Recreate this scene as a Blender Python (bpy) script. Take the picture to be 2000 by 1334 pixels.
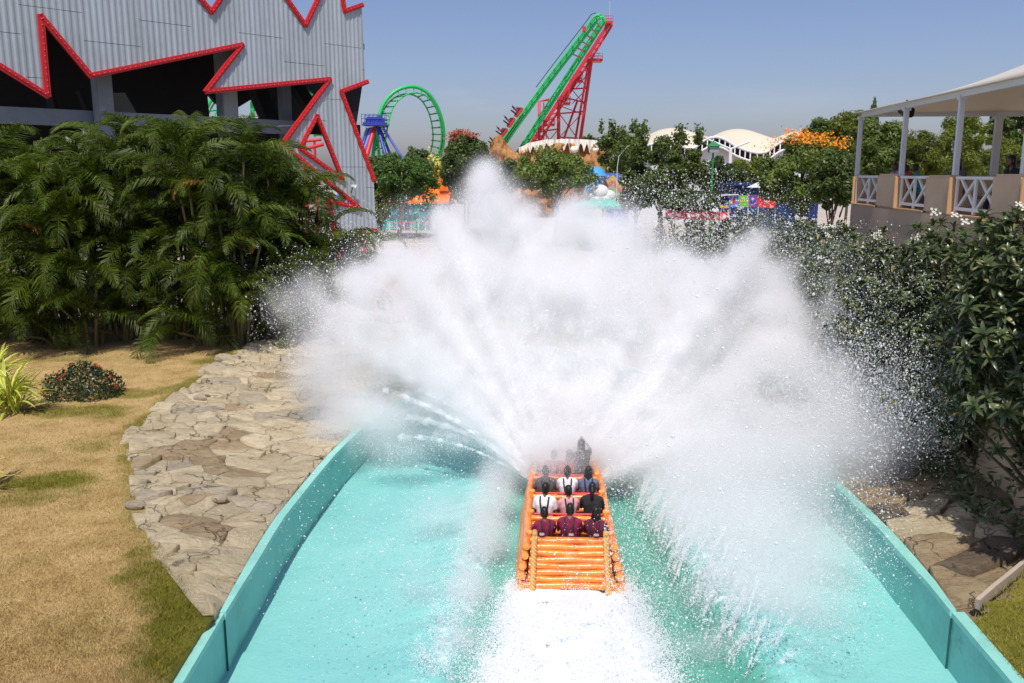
import bpy, bmesh, math, random
import numpy as np
from math import sin, cos, tan, pi, radians, sqrt, atan2
from mathutils import Vector, Matrix, Quaternion
from mathutils.geometry import tessellate_polygon

for o in list(bpy.data.objects):
    bpy.data.objects.remove(o)
random.seed(7)
RNG = np.random.default_rng(7)
SC = bpy.context.scene
COL = SC.collection

# ------------------------------------------------------------------ camera, sky, sun, exposure
CAM_H, FPX, PITCH = 8.0, 1700.0, radians(10.95)
cam = bpy.data.cameras.new('camera')
cam.sensor_width = 36.0
cam.lens = 36.0 * FPX / 2000.0
cam.clip_start, cam.clip_end = 0.1, 3000.0
cam_o = bpy.data.objects.new('camera', cam)
COL.objects.link(cam_o)
cam_o.location = (0, 0, CAM_H)
cam_o.rotation_euler = (pi / 2 - PITCH, 0, 0)
SC.camera = cam_o

SUN_EL, SUN_AZ = radians(60), radians(-9)          # the sun stands behind the camera, a little to its left
SDIR = Vector((sin(SUN_AZ) * cos(SUN_EL), -cos(SUN_AZ) * cos(SUN_EL), sin(SUN_EL)))
w = bpy.data.worlds.new('World')
SC.world = w
w.use_nodes = True
nt = w.node_tree
sky = nt.nodes.new('ShaderNodeTexSky')
sky.sky_type = 'NISHITA'
sky.sun_disc = False
sky.sun_elevation = SUN_EL
sky.sun_rotation = atan2(SDIR.x, SDIR.y)
sky.altitude = 0
sky.air_density = 1.0
sky.dust_density = 1.5
sky.ozone_density = 6.0
bgn = nt.nodes['Background']
bgn.inputs['Strength'].default_value = 0.116
tint = nt.nodes.new('ShaderNodeMix')              # a faintly lavender, hazy day
tint.data_type = 'RGBA'
tint.blend_type = 'MULTIPLY'
tint.inputs[0].default_value = 1
tint.inputs[7].default_value = (1.06, .915, .97, 1)
nt.links.new(sky.outputs[0], tint.inputs[6])
nt.links.new(tint.outputs[2], bgn.inputs['Color'])

sl = bpy.data.lights.new('sun', 'SUN')
sl.energy = 4.2
sl.angle = radians(0.53)
sl.color = (1.0, 0.95, 0.87)
sun = bpy.data.objects.new('sun', sl)
COL.objects.link(sun)
sun.rotation_euler = SDIR.to_track_quat('Z', 'Y').to_euler()
sun.location = (20, -30, 60)

SC.view_settings.view_transform = 'Standard'
SC.view_settings.look = 'None'
SC.view_settings.exposure = 0.0
SC.view_settings.gamma = 1.0
SC.view_settings.use_curve_mapping = False
SC.render.engine = 'CYCLES'
cy = SC.cycles
cy.max_bounces = 12
cy.diffuse_bounces = 6
cy.glossy_bounces = 2
cy.transmission_bounces = 4
cy.transparent_max_bounces = 6
cy.volume_bounces = 8
cy.volume_step_rate = 2.0
cy.volume_max_steps = 256
cy.caustics_reflective = False
cy.caustics_refractive = False
cy.sample_clamp_indirect = 4.0
cy.use_denoising = True

# ------------------------------------------------------------------ from a spot in the photograph to a point of the place
CT, ST = cos(PITCH), sin(PITCH)
CAMP = Vector((0, 0, CAM_H))
def ray(px, py):
    u, v = (px - 1000) / FPX, (667 - py) / FPX
    return Vector((u, CT + v * ST, -ST + v * CT))
def at_y(px, py, Y):
    r = ray(px, py)
    return CAMP + r * (Y / r.y)
def at_z(px, py, Z):
    r = ray(px, py)
    return CAMP + r * ((Z - CAM_H) / r.z)
def at_plane(px, py, P, N):
    r = ray(px, py)
    return CAMP + r * ((P - CAMP).dot(N) / r.dot(N))
def mpp(Y):
    return Y * 1.0 / FPX * 1.0

# ------------------------------------------------------------------ noise
_LAT = np.random.default_rng(3).random((64, 64, 64)).astype(np.float32)
def vnoise(p):
    p = np.asarray(p, dtype=np.float32)
    i = np.floor(p).astype(np.int32)
    f = p - i
    f = f * f * (3 - 2 * f)
    i0, i1 = i & 63, (i + 1) & 63
    x0, y0, z0 = i0[:, 0], i0[:, 1], i0[:, 2]
    x1, y1, z1 = i1[:, 0], i1[:, 1], i1[:, 2]
    fx, fy, fz = f[:, 0], f[:, 1], f[:, 2]
    a = _LAT[x0, y0, z0] * (1 - fx) + _LAT[x1, y0, z0] * fx
    b = _LAT[x0, y1, z0] * (1 - fx) + _LAT[x1, y1, z0] * fx
    c = _LAT[x0, y0, z1] * (1 - fx) + _LAT[x1, y0, z1] * fx
    d = _LAT[x0, y1, z1] * (1 - fx) + _LAT[x1, y1, z1] * fx
    return (a * (1 - fy) + b * fy) * (1 - fz) + (c * (1 - fy) + d * fy) * fz
def fbm(p, octv=3):
    p = np.asarray(p, dtype=np.float32)
    s, a, t = 0, 1.0, 0
    for k in range(octv):
        s = s + a * vnoise(p * (2 ** k) + 17.3 * k)
        t += a
        a *= .5
    return s / t
def n1(x, y, z=0.0, octv=3):
    return float(fbm(np.array([[x, y, z]]), octv)[0])
def sstep(a, b, x):
    t = np.clip((x - a) / (b - a), 0, 1)
    return t * t * (3 - 2 * t)

# ------------------------------------------------------------------ materials
def new_mat(name):
    m = bpy.data.materials.new(name)
    m.use_nodes = True
    return m, m.node_tree, m.node_tree.nodes['Principled BSDF']
def node(nt, t, **kw):
    n = nt.nodes.new(t)
    for k, v in kw.items():
        setattr(n, k, v)
    return n
def L(nt, a, b):
    nt.links.new(a, b)
def c4(c):
    return (c[0], c[1], c[2], 1)
def mixc(nt, fac, a, b):
    n = node(nt, 'ShaderNodeMix', data_type='RGBA')
    for inp, v in ((n.inputs[0], fac), (n.inputs[6], a), (n.inputs[7], b)):
        if isinstance(v, (int, float)):
            inp.default_value = v
        elif isinstance(v, (tuple, list)):
            inp.default_value = c4(v)
        else:
            L(nt, v, inp)
    return n.outputs[2]
def ramp(nt, fac, stops):
    n = node(nt, 'ShaderNodeValToRGB')
    e = n.color_ramp.elements
    while len(e) < len(stops):
        e.new(0.5)
    for k, (p, c) in enumerate(stops):
        e[k].position = p
        e[k].color = c4(c) if isinstance(c, (tuple, list)) else (c, c, c, 1)
    L(nt, fac, n.inputs[0])
    return n.outputs[0]
def noise_tex(nt, scale, detail=4, rough=.6, vec=None, dist=0.0):
    n = node(nt, 'ShaderNodeTexNoise')
    n.inputs['Scale'].default_value = scale
    n.inputs['Detail'].default_value = detail
    n.inputs['Roughness'].default_value = rough
    n.inputs['Distortion'].default_value = dist
    if vec is not None:
        L(nt, vec, n.inputs['Vector'])
    return n.outputs['Fac']
def wpos(nt):
    return node(nt, 'ShaderNodeNewGeometry').outputs['Position']
def bump(nt, h, strength, dist, bs):
    b = node(nt, 'ShaderNodeBump')
    b.inputs['Strength'].default_value = strength
    b.inputs['Distance'].default_value = dist
    L(nt, h, b.inputs['Height'])
    L(nt, b.outputs[0], bs.inputs['Normal'])
def M(name, col, rough=.6, var=.15, scale=3.0, bmp=0.0, bscale=20.0, bdist=.02, metal=0.0, spec=.4, dirt=None, dscale=.6, objvar=0.0):
    m, nt, bs = new_mat(name)
    p = wpos(nt)
    f = noise_tex(nt, scale, 5, .62, p)
    c = mixc(nt, f, [x * (1 - var) for x in col], [min(1, x * (1 + var)) for x in col])
    if dirt:
        d = noise_tex(nt, dscale, 6, .7, p)
        fac = ramp(nt, d, [(.48, 0.0), (.68, .75)])
        c = mixc(nt, fac, c, dirt)
    if objvar:
        oi = node(nt, 'ShaderNodeObjectInfo')
        h = node(nt, 'ShaderNodeHueSaturation')
        mr = node(nt, 'ShaderNodeMapRange')
        mr.inputs[3].default_value = 1 - objvar
        mr.inputs[4].default_value = 1 + objvar
        L(nt, oi.outputs['Random'], mr.inputs[0])
        L(nt, mr.outputs[0], h.inputs['Value'])
        L(nt, c, h.inputs['Color'])
        c = h.outputs[0]
    L(nt, c, bs.inputs['Base Color'])
    bs.inputs['Roughness'].default_value = rough
    bs.inputs['Metallic'].default_value = metal
    bs.inputs['Specular IOR Level'].default_value = spec
    if bmp:
        bump(nt, noise_tex(nt, bscale, 5, .6, p), bmp, bdist, bs)
    return m
def leaf_mat(name, a, b, c=None, trans=.3, rough=.45, objvar=.25, spec=.35):
    """leaf: colour runs from a to b with the leaf's own random number ('rnd'), c for the few odd ones"""
    m, nt, bs = new_mat(name)
    at = node(nt, 'ShaderNodeAttribute', attribute_name='rnd')
    stops = [(0.0, a), (.75, b)]
    if c:
        stops += [(.93, b), (.97, c)]
    col = ramp(nt, at.outputs['Fac'], stops)
    oi = node(nt, 'ShaderNodeObjectInfo')
    h = node(nt, 'ShaderNodeHueSaturation')
    mr = node(nt, 'ShaderNodeMapRange')
    mr.inputs[3].default_value = 1 - objvar
    mr.inputs[4].default_value = 1 + objvar
    L(nt, oi.outputs['Random'], mr.inputs[0])
    L(nt, mr.outputs[0], h.inputs['Value'])
    L(nt, col, h.inputs['Color'])
    col = h.outputs[0]
    L(nt, col, bs.inputs['Base Color'])
    bs.inputs['Roughness'].default_value = rough
    bs.inputs['Specular IOR Level'].default_value = spec
    tr = node(nt, 'ShaderNodeBsdfTranslucent')
    g = node(nt, 'ShaderNodeMix', data_type='RGBA')
    g.blend_type = 'MULTIPLY'
    g.inputs[0].default_value = 1
    L(nt, col, g.inputs[6])
    g.inputs[7].default_value = (1.3, 1.5, .6, 1)
    L(nt, g.outputs[2], tr.inputs['Color'])
    mx = node(nt, 'ShaderNodeMixShader')
    mx.inputs[0].default_value = trans
    L(nt, bs.outputs[0], mx.inputs[1])
    L(nt, tr.outputs[0], mx.inputs[2])
    L(nt, mx.outputs[0], nt.nodes['Material Output'].inputs['Surface'])
    return m

# ------------------------------------------------------------------ objects
def tag(o, label=None, cat=None, group=None, kind=None):
    if label: o['label'] = label
    if cat: o['category'] = cat
    if group: o['group'] = group
    if kind: o['kind'] = kind
    return o
WL = {}
def thing(name, label, cat, loc=(0, 0, 0), group=None):
    o = bpy.data.objects.new(name, None)
    COL.objects.link(o)
    o.empty_display_size = .3
    o.location = loc
    WL[o.name] = Vector(loc)
    return tag(o, label, cat, group)
def link(name, me, parent=None, loc=None):
    o = bpy.data.objects.new(name, me)
    COL.objects.link(o)
    if parent is not None:
        o.parent = parent
        WL[o.name] = WL[parent.name]
    else:
        WL[o.name] = Vector((0, 0, 0))
    if loc is not None:
        o.location = loc
    return o
def npmesh(name, V, F, mats=(), smooth=False, attrs=None, midx=None):
    V = np.asarray(V, dtype=np.float32).reshape(-1, 3)
    F = np.asarray(F, dtype=np.int32)
    me = bpy.data.meshes.new(name)
    me.vertices.add(len(V))
    me.vertices.foreach_set('co', V.ravel())
    n, k = F.shape
    me.loops.add(n * k)
    me.loops.foreach_set('vertex_index', F.ravel())
    me.polygons.add(n)
    me.polygons.foreach_set('loop_start', np.arange(0, n * k, k, dtype=np.int32))
    me.polygons.foreach_set('loop_total', np.full(n, k, dtype=np.int32))
    for m in (mats if isinstance(mats, (list, tuple)) else [mats]):
        me.materials.append(m)
    if midx is not None:
        me.polygons.foreach_set('material_index', np.asarray(midx, dtype=np.int32))
    if smooth:
        me.polygons.foreach_set('use_smooth', np.ones(n, dtype=bool))
    for an, av in (attrs or {}).items():
        a = me.attributes.new(an, 'FLOAT', 'POINT')
        a.data.foreach_set('value', np.asarray(av, dtype=np.float32))
    me.update(calc_edges=True)
    return me

class MB:
    """collects shapes in world coordinates; build() links them as one mesh object"""
    def __init__(s):
        s.v, s.f, s.sm = [], [], []
    def add(s, vs, fs, smooth=False):
        n = len(s.v)
        s.v += [tuple(p) for p in vs]
        s.f += [[i + n for i in f] for f in fs]
        s.sm += [smooth] * len(fs)
        return s
    def box(s, c, d, rot=None, taper=1.0, bev=0.0):
        c = Vector(c)
        hx, hy, hz = d[0] / 2, d[1] / 2, d[2] / 2
        R = rot if rot is not None else Matrix.Identity(3)
        if bev <= 0:
            vs = [Vector((x * hx * (taper if z > 0 else 1), y * hy * (taper if z > 0 else 1), z * hz)) for z in (-1, 1) for y in (-1, 1) for x in (-1, 1)]
            fs = [(0, 2, 3, 1), (4, 5, 7, 6), (0, 1, 5, 4), (2, 6, 7, 3), (0, 4, 6, 2), (1, 3, 7, 5)]
            return s.add([c + R @ v for v in vs], fs)
        bm = bmesh.new()
        bmesh.ops.create_cube(bm, size=1)
        for v in bm.verts:
            v.co = Vector((v.co.x * 2 * hx, v.co.y * 2 * hy, v.co.z * 2 * hz))
        bmesh.ops.bevel(bm, geom=bm.edges[:] , offset=bev, segments=2, affect='EDGES')
        bm.verts.index_update()
        s.add([c + R @ v.co for v in bm.verts], [[v.index for v in f.verts] for f in bm.faces])
        bm.free()
        return s
    def bar(s, a, b, wd, ht=None, up=(0, 0, 1)):
        a, b = Vector(a), Vector(b)
        ht = ht or wd
        d = b - a
        y = d.normalized()
        u = Vector(up)
        if abs(u.dot(y)) > .97:
            u = Vector((1, 0, 0))
        x = y.cross(u).normalized()
        z = x.cross(y)
        R = Matrix((x, y, z)).transposed()
        return s.box((a + b) / 2, (wd, d.length, ht), R)
    def tube(s, pts, r, n=8, cap=True, smooth=True, closed=False):
        pts = [Vector(p) for p in pts]
        rs = r if isinstance(r, (list, tuple)) else [r] * len(pts)
        vs, fs = [], []
        ref = None
        m = len(pts)
        for i, p in enumerate(pts):
            if closed:
                d = pts[(i + 1) % m] - pts[i - 1]
            else:
                d = pts[min(i + 1, m - 1)] - pts[max(i - 1, 0)]
            d.normalize()
            if ref is None:
                ref = Vector((0, 0, 1)) if abs(d.z) < .9 else Vector((1, 0, 0))
            x = d.cross(ref).normalized()
            ref = x.cross(d)
            for k in range(n):
                a = 2 * pi * k / n
                vs.append(p + (x * cos(a) + ref * sin(a)) * rs[i])
        for i in range(m if closed else m - 1):
            j = (i + 1) % m
            for k in range(n):
                fs.append((i * n + k, i * n + (k + 1) % n, j * n + (k + 1) % n, j * n + k))
        s.add(vs, fs, smooth)
        if cap and not closed:
            s.add(vs[:n], [list(range(n - 1, -1, -1))])
            s.add(vs[-n:], [list(range(n))])
        return s
    def ball(s, c, r, seg=10, rings=6):
        c = Vector(c)
        r = Vector(r) if not isinstance(r, (int, float)) else Vector((r, r, r))
        vs = [c + Vector((0, 0, r.z))]
        for i in range(1, rings):
            t = pi * i / rings
            for k in range(seg):
                a = 2 * pi * k / seg
                vs.append(c + Vector((r.x * sin(t) * cos(a), r.y * sin(t) * sin(a), r.z * cos(t))))
        vs.append(c - Vector((0, 0, r.z)))
        fs = []
        for k in range(seg):
            fs.append((0, 1 + k, 1 + (k + 1) % seg))
            b = 1 + (rings - 2) * seg
            fs.append((len(vs) - 1, b + (k + 1) % seg, b + k))
        for i in range(rings - 2):
            for k in range(seg):
                a, b = 1 + i * seg, 1 + (i + 1) * seg
                fs.append((a + k, b + k, b + (k + 1) % seg, a + (k + 1) % seg))
        return s.add(vs, fs, True)
    def prism(s, poly, off, holes=()):
        """outline (list of 3-D points in a plane) thickened by the vector off"""
        off = Vector(off)
        loops = [[Vector(p) for p in poly]] + [[Vector(p) for p in h] for h in holes]
        tris = tessellate_polygon(loops)
        flat = [p for l in loops for p in l]
        N = len(flat)
        s.add(flat + [p + off for p in flat], [list(t) for t in tris] + [[i + N for i in reversed(t)] for t in tris])
        b = 0
        for l in loops:
            m = len(l)
            s.add(l + [p + off for p in l], [(k, (k + 1) % m, m + (k + 1) % m, m + k) for k in range(m)])
            b += m
        return s
    def grid(s, P, smooth=True):
        r, c = len(P), len(P[0])
        vs = [p for row in P for p in row]
        fs = [(i * c + j, i * c + j + 1, (i + 1) * c + j + 1, (i + 1) * c + j) for i in range(r - 1) for j in range(c - 1)]
        return s.add(vs, fs, smooth)
    def mesh(s, name, mat, off=Vector((0, 0, 0)), fixn=True):
        me = bpy.data.meshes.new(name)
        me.from_pydata([(p[0] - off.x, p[1] - off.y, p[2] - off.z) for p in s.v], [], s.f)
        me.polygons.foreach_set('use_smooth', s.sm)
        if mat is not None:
            me.materials.append(mat)
        if fixn:
            bm = bmesh.new()
            bm.from_mesh(me)
            bmesh.ops.recalc_face_normals(bm, faces=bm.faces)
            bm.to_mesh(me)
            bm.free()
        me.update()
        return me
    def build(s, name, mat, parent=None):
        off = WL[parent.name] if parent is not None else Vector((0, 0, 0))
        return link(name, s.mesh(name, mat, off), parent)
def one(name, mb, mat, label, cat, base, group=None):
    """a thing that is one mesh, its origin at its base"""
    base = Vector(base)
    o = link(name, mb.mesh(name, mat, base))
    o.location = base
    return tag(o, label, cat, group)
def rotz(a):
    return Matrix.Rotation(a, 3, 'Z')
def lerp(a, b, t):
    return a + (b - a) * t
def interp(x, xs, ys):
    return float(np.interp(x, xs, ys))

# ------------------------------------------------------------------ material list
m_pool = M('turquoise_paint', (.18, .49, .455), .45, .10, 1.5, .15, 30, .01, dirt=(.12, .38, .33), dscale=.9)
m_cladding = M('corrugated_steel_paint', (.43, .495, .54), .5, .07, .7, dirt=(.33, .37, .39), dscale=.35)
def streaks(m, amount):
    """rain streaks: soft vertical staining of the paint"""
    nt = m.node_tree
    bs = nt.nodes['Principled BSDF']
    src = bs.inputs['Base Color'].links[0].from_socket
    mp = node(nt, 'ShaderNodeMapping')
    mp.inputs['Scale'].default_value = (2.2, 2.2, .10)
    L(nt, wpos(nt), mp.inputs[0])
    f = ramp(nt, noise_tex(nt, 1.0, 6, .7, mp.outputs[0]), [(.42, 0.0), (.72, amount)])
    L(nt, mixc(nt, f, src, (.20, .205, .20)), bs.inputs['Base Color'])
streaks(m_cladding, .45)
m_red = M('red_trim_paint', (.60, .022, .028), .4, .12, 2)
m_bulb = M('trim_bulb', (.72, .20, .18), .3, .1, 5)
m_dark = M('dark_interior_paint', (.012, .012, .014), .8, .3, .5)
m_concrete = M('painted_concrete', (.30, .335, .36), .75, .10, .8, .2, 8, .02, dirt=(.22, .24, .26), dscale=.5)
m_pale_concrete = M('pale_concrete', (.62, .62, .6), .8, .08, .8, .2, 8, .02)
m_white = M('white_paint', (.78, .78, .78), .5, .06, 1.5, dirt=(.6, .6, .58), dscale=1.5)
m_grey_metal = M('grey_painted_metal', (.66, .68, .71), .45, .06, 1.5)
m_black = M('black_plastic', (.015, .015, .017), .45, .2, 4)
m_green = M('green_track_paint', (.03, .50, .13), .35, .12, .6)
m_green_dk = M('dark_green_track_tie', (.012, .17, .05), .45, .12, .6)
m_blue = M('blue_steel_paint', (.035, .06, .36), .4, .12, .6)
m_blue_lt = M('light_blue_steel_paint', (.13, .19, .55), .4, .12, .6)
m_redsteel = M('red_steel_paint', (.62, .035, .05), .4, .12, .6)
m_lantern = M('lantern_glass', (.35, .4, .4), .3, .1, 4)
m_lampgreen = M('lamp_post_green', (.02, .24, .07), .4, .1, 2)
m_rockwork = M('orange_rockwork', (.46, .24, .09), .9, .30, .35, .8, 2.0, .3, dirt=(.25, .12, .05), dscale=.5)
m_icing = M('white_icing_plaster', (.82, .78, .68), .8, .04, .8, .2, 5, .03)
m_roof_cream = M('cream_shell_roof', (.64, .58, .45), .7, .05, .25, dirt=(.68, .62, .5), dscale=.15)
m_orange_wall = M('orange_wall_paint', (.85, .20, .015), .6, .12, .8, dirt=(.7, .13, .01), dscale=.6)
m_teal_wall = M('teal_painted_wall', (.03, .24, .28), .6, .35, .5, dirt=(.05, .40, .42), dscale=.7)
m_aqua = M('aqua_paint', (.10, .55, .45), .6, .15, .6)
m_skyblue = M('sky_blue_dome_paint', (.07, .36, .72), .45, .08, 1)
m_kiosk = M('pale_mural_plaster', (.50, .66, .76), .7, .25, .7, dirt=(.75, .78, .8), dscale=.8)
m_navy = M('navy_wall_paint', (.012, .03, .12), .6, .3, .5, dirt=(.02, .1, .22), dscale=.4)
m_purple = M('purple_paint', (.22, .07, .30), .6, .1, 1)
m_tan_wall = M('tan_render', (.55, .41, .29), .85, .07, .9, .25, 12, .02, dirt=(.45, .33, .23), dscale=.5)
m_sunlit_trim = M('sunlit_ochre_edge', (.52, .32, .17), .8, .08, 1.5)  # jamb tone slightly its own; the stronger orange is sunlight put into the colour
m_canopy = M('cream_tensile_fabric', (.76, .73, .66), .7, .03, .4)
_b = m_canopy.node_tree.nodes['Principled BSDF']
_t = m_canopy.node_tree.nodes.new('ShaderNodeBsdfTranslucent')
_t.inputs['Color'].default_value = (.62, .52, .38, 1)
_m = m_canopy.node_tree.nodes.new('ShaderNodeMixShader')
_m.inputs[0].default_value = .30
m_canopy.node_tree.links.new(_b.outputs[0], _m.inputs[1])
m_canopy.node_tree.links.new(_t.outputs[0], _m.inputs[2])
m_canopy.node_tree.links.new(_m.outputs[0], m_canopy.node_tree.nodes['Material Output'].inputs['Surface'])
m_rail = M('white_washed_timber', (.76, .77, .75), .65, .10, 2.5, .2, 25, .008)
m_deck = M('grey_deck', (.25, .24, .22), .8, .1, 1)
m_log = M('orange_log_paint', (.82, .25, .045), .22, .24, 1.8, .55, 7, .03, dirt=(.50, .12, .03), dscale=2.6, spec=.5, objvar=.12)
m_logend = M('log_end_paint', (.80, .38, .09), .4, .2, 8, .3, 20, .01, dirt=(.5, .15, .03), dscale=4)
def scuffs(m, col, lo, hi, scale):
    nt = m.node_tree
    bs = nt.nodes['Principled BSDF']
    src = bs.inputs['Base Color'].links[0].from_socket
    f = ramp(nt, noise_tex(nt, scale, 8, .75, wpos(nt), .5), [(lo, 0.0), (hi, .7)])
    L(nt, mixc(nt, f, src, col), bs.inputs['Base Color'])
    r = node(nt, 'ShaderNodeMapRange')
    r.inputs[3].default_value, r.inputs[4].default_value = bs.inputs['Roughness'].default_value, .75
    L(nt, f, r.inputs[0]); L(nt, r.outputs[0], bs.inputs['Roughness'])
scuffs(m_log, (.80, .46, .24), .56, .66, 5)
scuffs(m_log, (.22, .07, .02), .60, .70, 3)
scuffs(m_pool, (.34, .46, .40), .57, .66, 4)
scuffs(m_pool, (.07, .20, .17), .60, .72, 1.3)
m_rope = M('tan_rope', (.62, .36, .11), .7, .2, 10, .4, 60, .01)
m_skin = [M('skin_tone', c, .55, .06, 4) for c in ((.20, .10, .06), (.29, .155, .10), (.14, .07, .042))]
m_hair = M('black_hair', (.012, .010, .010), .45, .4, 20, .5, 60, .01)
m_strap = M('black_webbing', (.018, .018, .02), .6, .2, 8)
m_buckle = M('steel_buckle', (.6, .6, .6), .3, .1, 5, metal=.8)
m_jeans = M('dark_trousers', (.03, .035, .06), .8, .2, 3)
def cloth(n, c):
    return M(n, c, .85, .12, 3, .25, 25, .01)
m_maroon, m_maroon2 = cloth('maroon_cloth', (.20, .012, .05)), cloth('dark_maroon_cloth', (.13, .012, .035))
m_wcloth, m_pink, m_bcloth = cloth('white_cloth', (.78, .78, .8)), cloth('pink_cloth', (.62, .32, .34)), cloth('black_cloth', (.02, .02, .022))
m_blucl, m_redcl, m_greycl = cloth('blue_grey_cloth', (.12, .15, .25)), cloth('red_cloth', (.5, .04, .06)), cloth('grey_cloth', (.1, .1, .11))
m_yelcl, m_khaki, m_lilac, m_tealcl = cloth('yellow_cloth', (.5, .33, .05)), cloth('khaki_cloth', (.20, .19, .08)), cloth('lilac_cloth', (.36, .32, .55)), cloth('teal_cloth', (.05, .25, .32))
m_bark = M('grey_brown_bark', (.10, .075, .05), .9, .25, 3, .5, 12, .03)
m_palebark = M('pale_bark', (.38, .29, .20), .9, .2, 3, .4, 12, .03)
m_palmstem = M('palm_stem', (.20, .17, .07), .7, .3, 4, .3, 14, .02)
m_soil = M('brown_soil', (.20, .135, .075), .95, .3, 2, .5, 12, .04)
m_plaza = M('pale_plaza_paving', (.50, .43, .36), .9, .10, .4, .1, 6, .02, dirt=(.42, .35, .28), dscale=.25)
m_kerb = M('stone_kerb', (.42, .35, .27), .85, .15, 2, .4, 14, .02)

m_frond = leaf_mat('palm_leaflet', (.030, .056, .005), (.078, .112, .010), (.18, .17, .03), trans=.24, rough=.5, spec=.25)
m_frond_dead = leaf_mat('dry_palm_leaflet', (.30, .15, .03), (.48, .27, .05), trans=.2, rough=.6)
m_tree_a = leaf_mat('mid_green_leaf', (.075, .112, .020), (.145, .195, .042), (.25, .25, .08), trans=.3)
m_tree_b = leaf_mat('dark_green_leaf', (.050, .082, .018), (.100, .140, .032), (.18, .18, .05), trans=.28)
m_tree_c = leaf_mat('yellow_green_leaf', (.11, .14, .016), (.19, .22, .032), (.28, .26, .05), trans=.35)
m_tree_d = leaf_mat('deep_feathery_leaf', (.042, .092, .016), (.080, .145, .024), trans=.3)
m_flame = leaf_mat('orange_blossom', (.62, .20, .02), (.80, .34, .03), trans=.2, rough=.6)
m_redtip = leaf_mat('reddish_blossom', (.36, .10, .07), (.50, .17, .11), trans=.2, rough=.6)
m_plum = leaf_mat('plumeria_leaf', (.048, .072, .026), (.100, .130, .050), (.24, .22, .08), trans=.16, rough=.33, spec=.6)
m_petal = M('white_petal', (.62, .62, .55), .6, .03, 5)
m_varieg = leaf_mat('variegated_strap_leaf', (.26, .33, .03), (.72, .70, .15), trans=.2, rough=.4)
m_shrubleaf = leaf_mat('glossy_shrub_leaf', (.016, .038, .010), (.038, .070, .016), (.10, .07, .02), trans=.15, rough=.35, spec=.6)
m_redflower = M('red_petal', (.55, .03, .02), .6, .1, 5)
m_yelflower = leaf_mat('yellow_blossom', (.75, .62, .05), (.85, .78, .2), trans=.2, rough=.6)

# grass: dry straw to green by the attribute 'green', odd blades by 'rnd'
def grass_mat(name, blade):
    m, nt, bs = new_mat(name)
    g = node(nt, 'ShaderNodeAttribute', attribute_name='green').outputs['Fac']
    p = wpos(nt)
    n = noise_tex(nt, 1.1, 6, .7, p)
    dry = ramp(nt, n, [(.30, (.39, .26, .10)), (.5, (.53, .37, .16)), (.7, (.62, .455, .225))])
    gr = ramp(nt, n, [(.3, (.13, .135, .014)), (.7, (.24, .225, .03))])
    c = mixc(nt, g, dry, gr)
    if blade:
        r = node(nt, 'ShaderNodeAttribute', attribute_name='rnd').outputs['Fac']
        h = node(nt, 'ShaderNodeHueSaturation')
        mr = node(nt, 'ShaderNodeMapRange')
        mr.inputs[3].default_value, mr.inputs[4].default_value = .55, 1.3
        L(nt, r, mr.inputs[0]); L(nt, mr.outputs[0], h.inputs['Value']); L(nt, c, h.inputs['Color'])
        c = h.outputs[0]
    else:
        f = noise_tex(nt, 22, 5, .7, p)
        c = mixc(nt, ramp(nt, f, [(.35, .45), (.6, 0.0)]), c, (.17, .11, .035))
        bump(nt, noise_tex(nt, 40, 4, .7, p), .8, .03, bs)
    L(nt, c, bs.inputs['Base Color'])
    bs.inputs['Roughness'].default_value = .9
    bs.inputs['Specular IOR Level'].default_value = .15
    return m
m_lawn, m_blade = grass_mat('lawn_turf', False), grass_mat('grass_blade', True)

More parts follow.
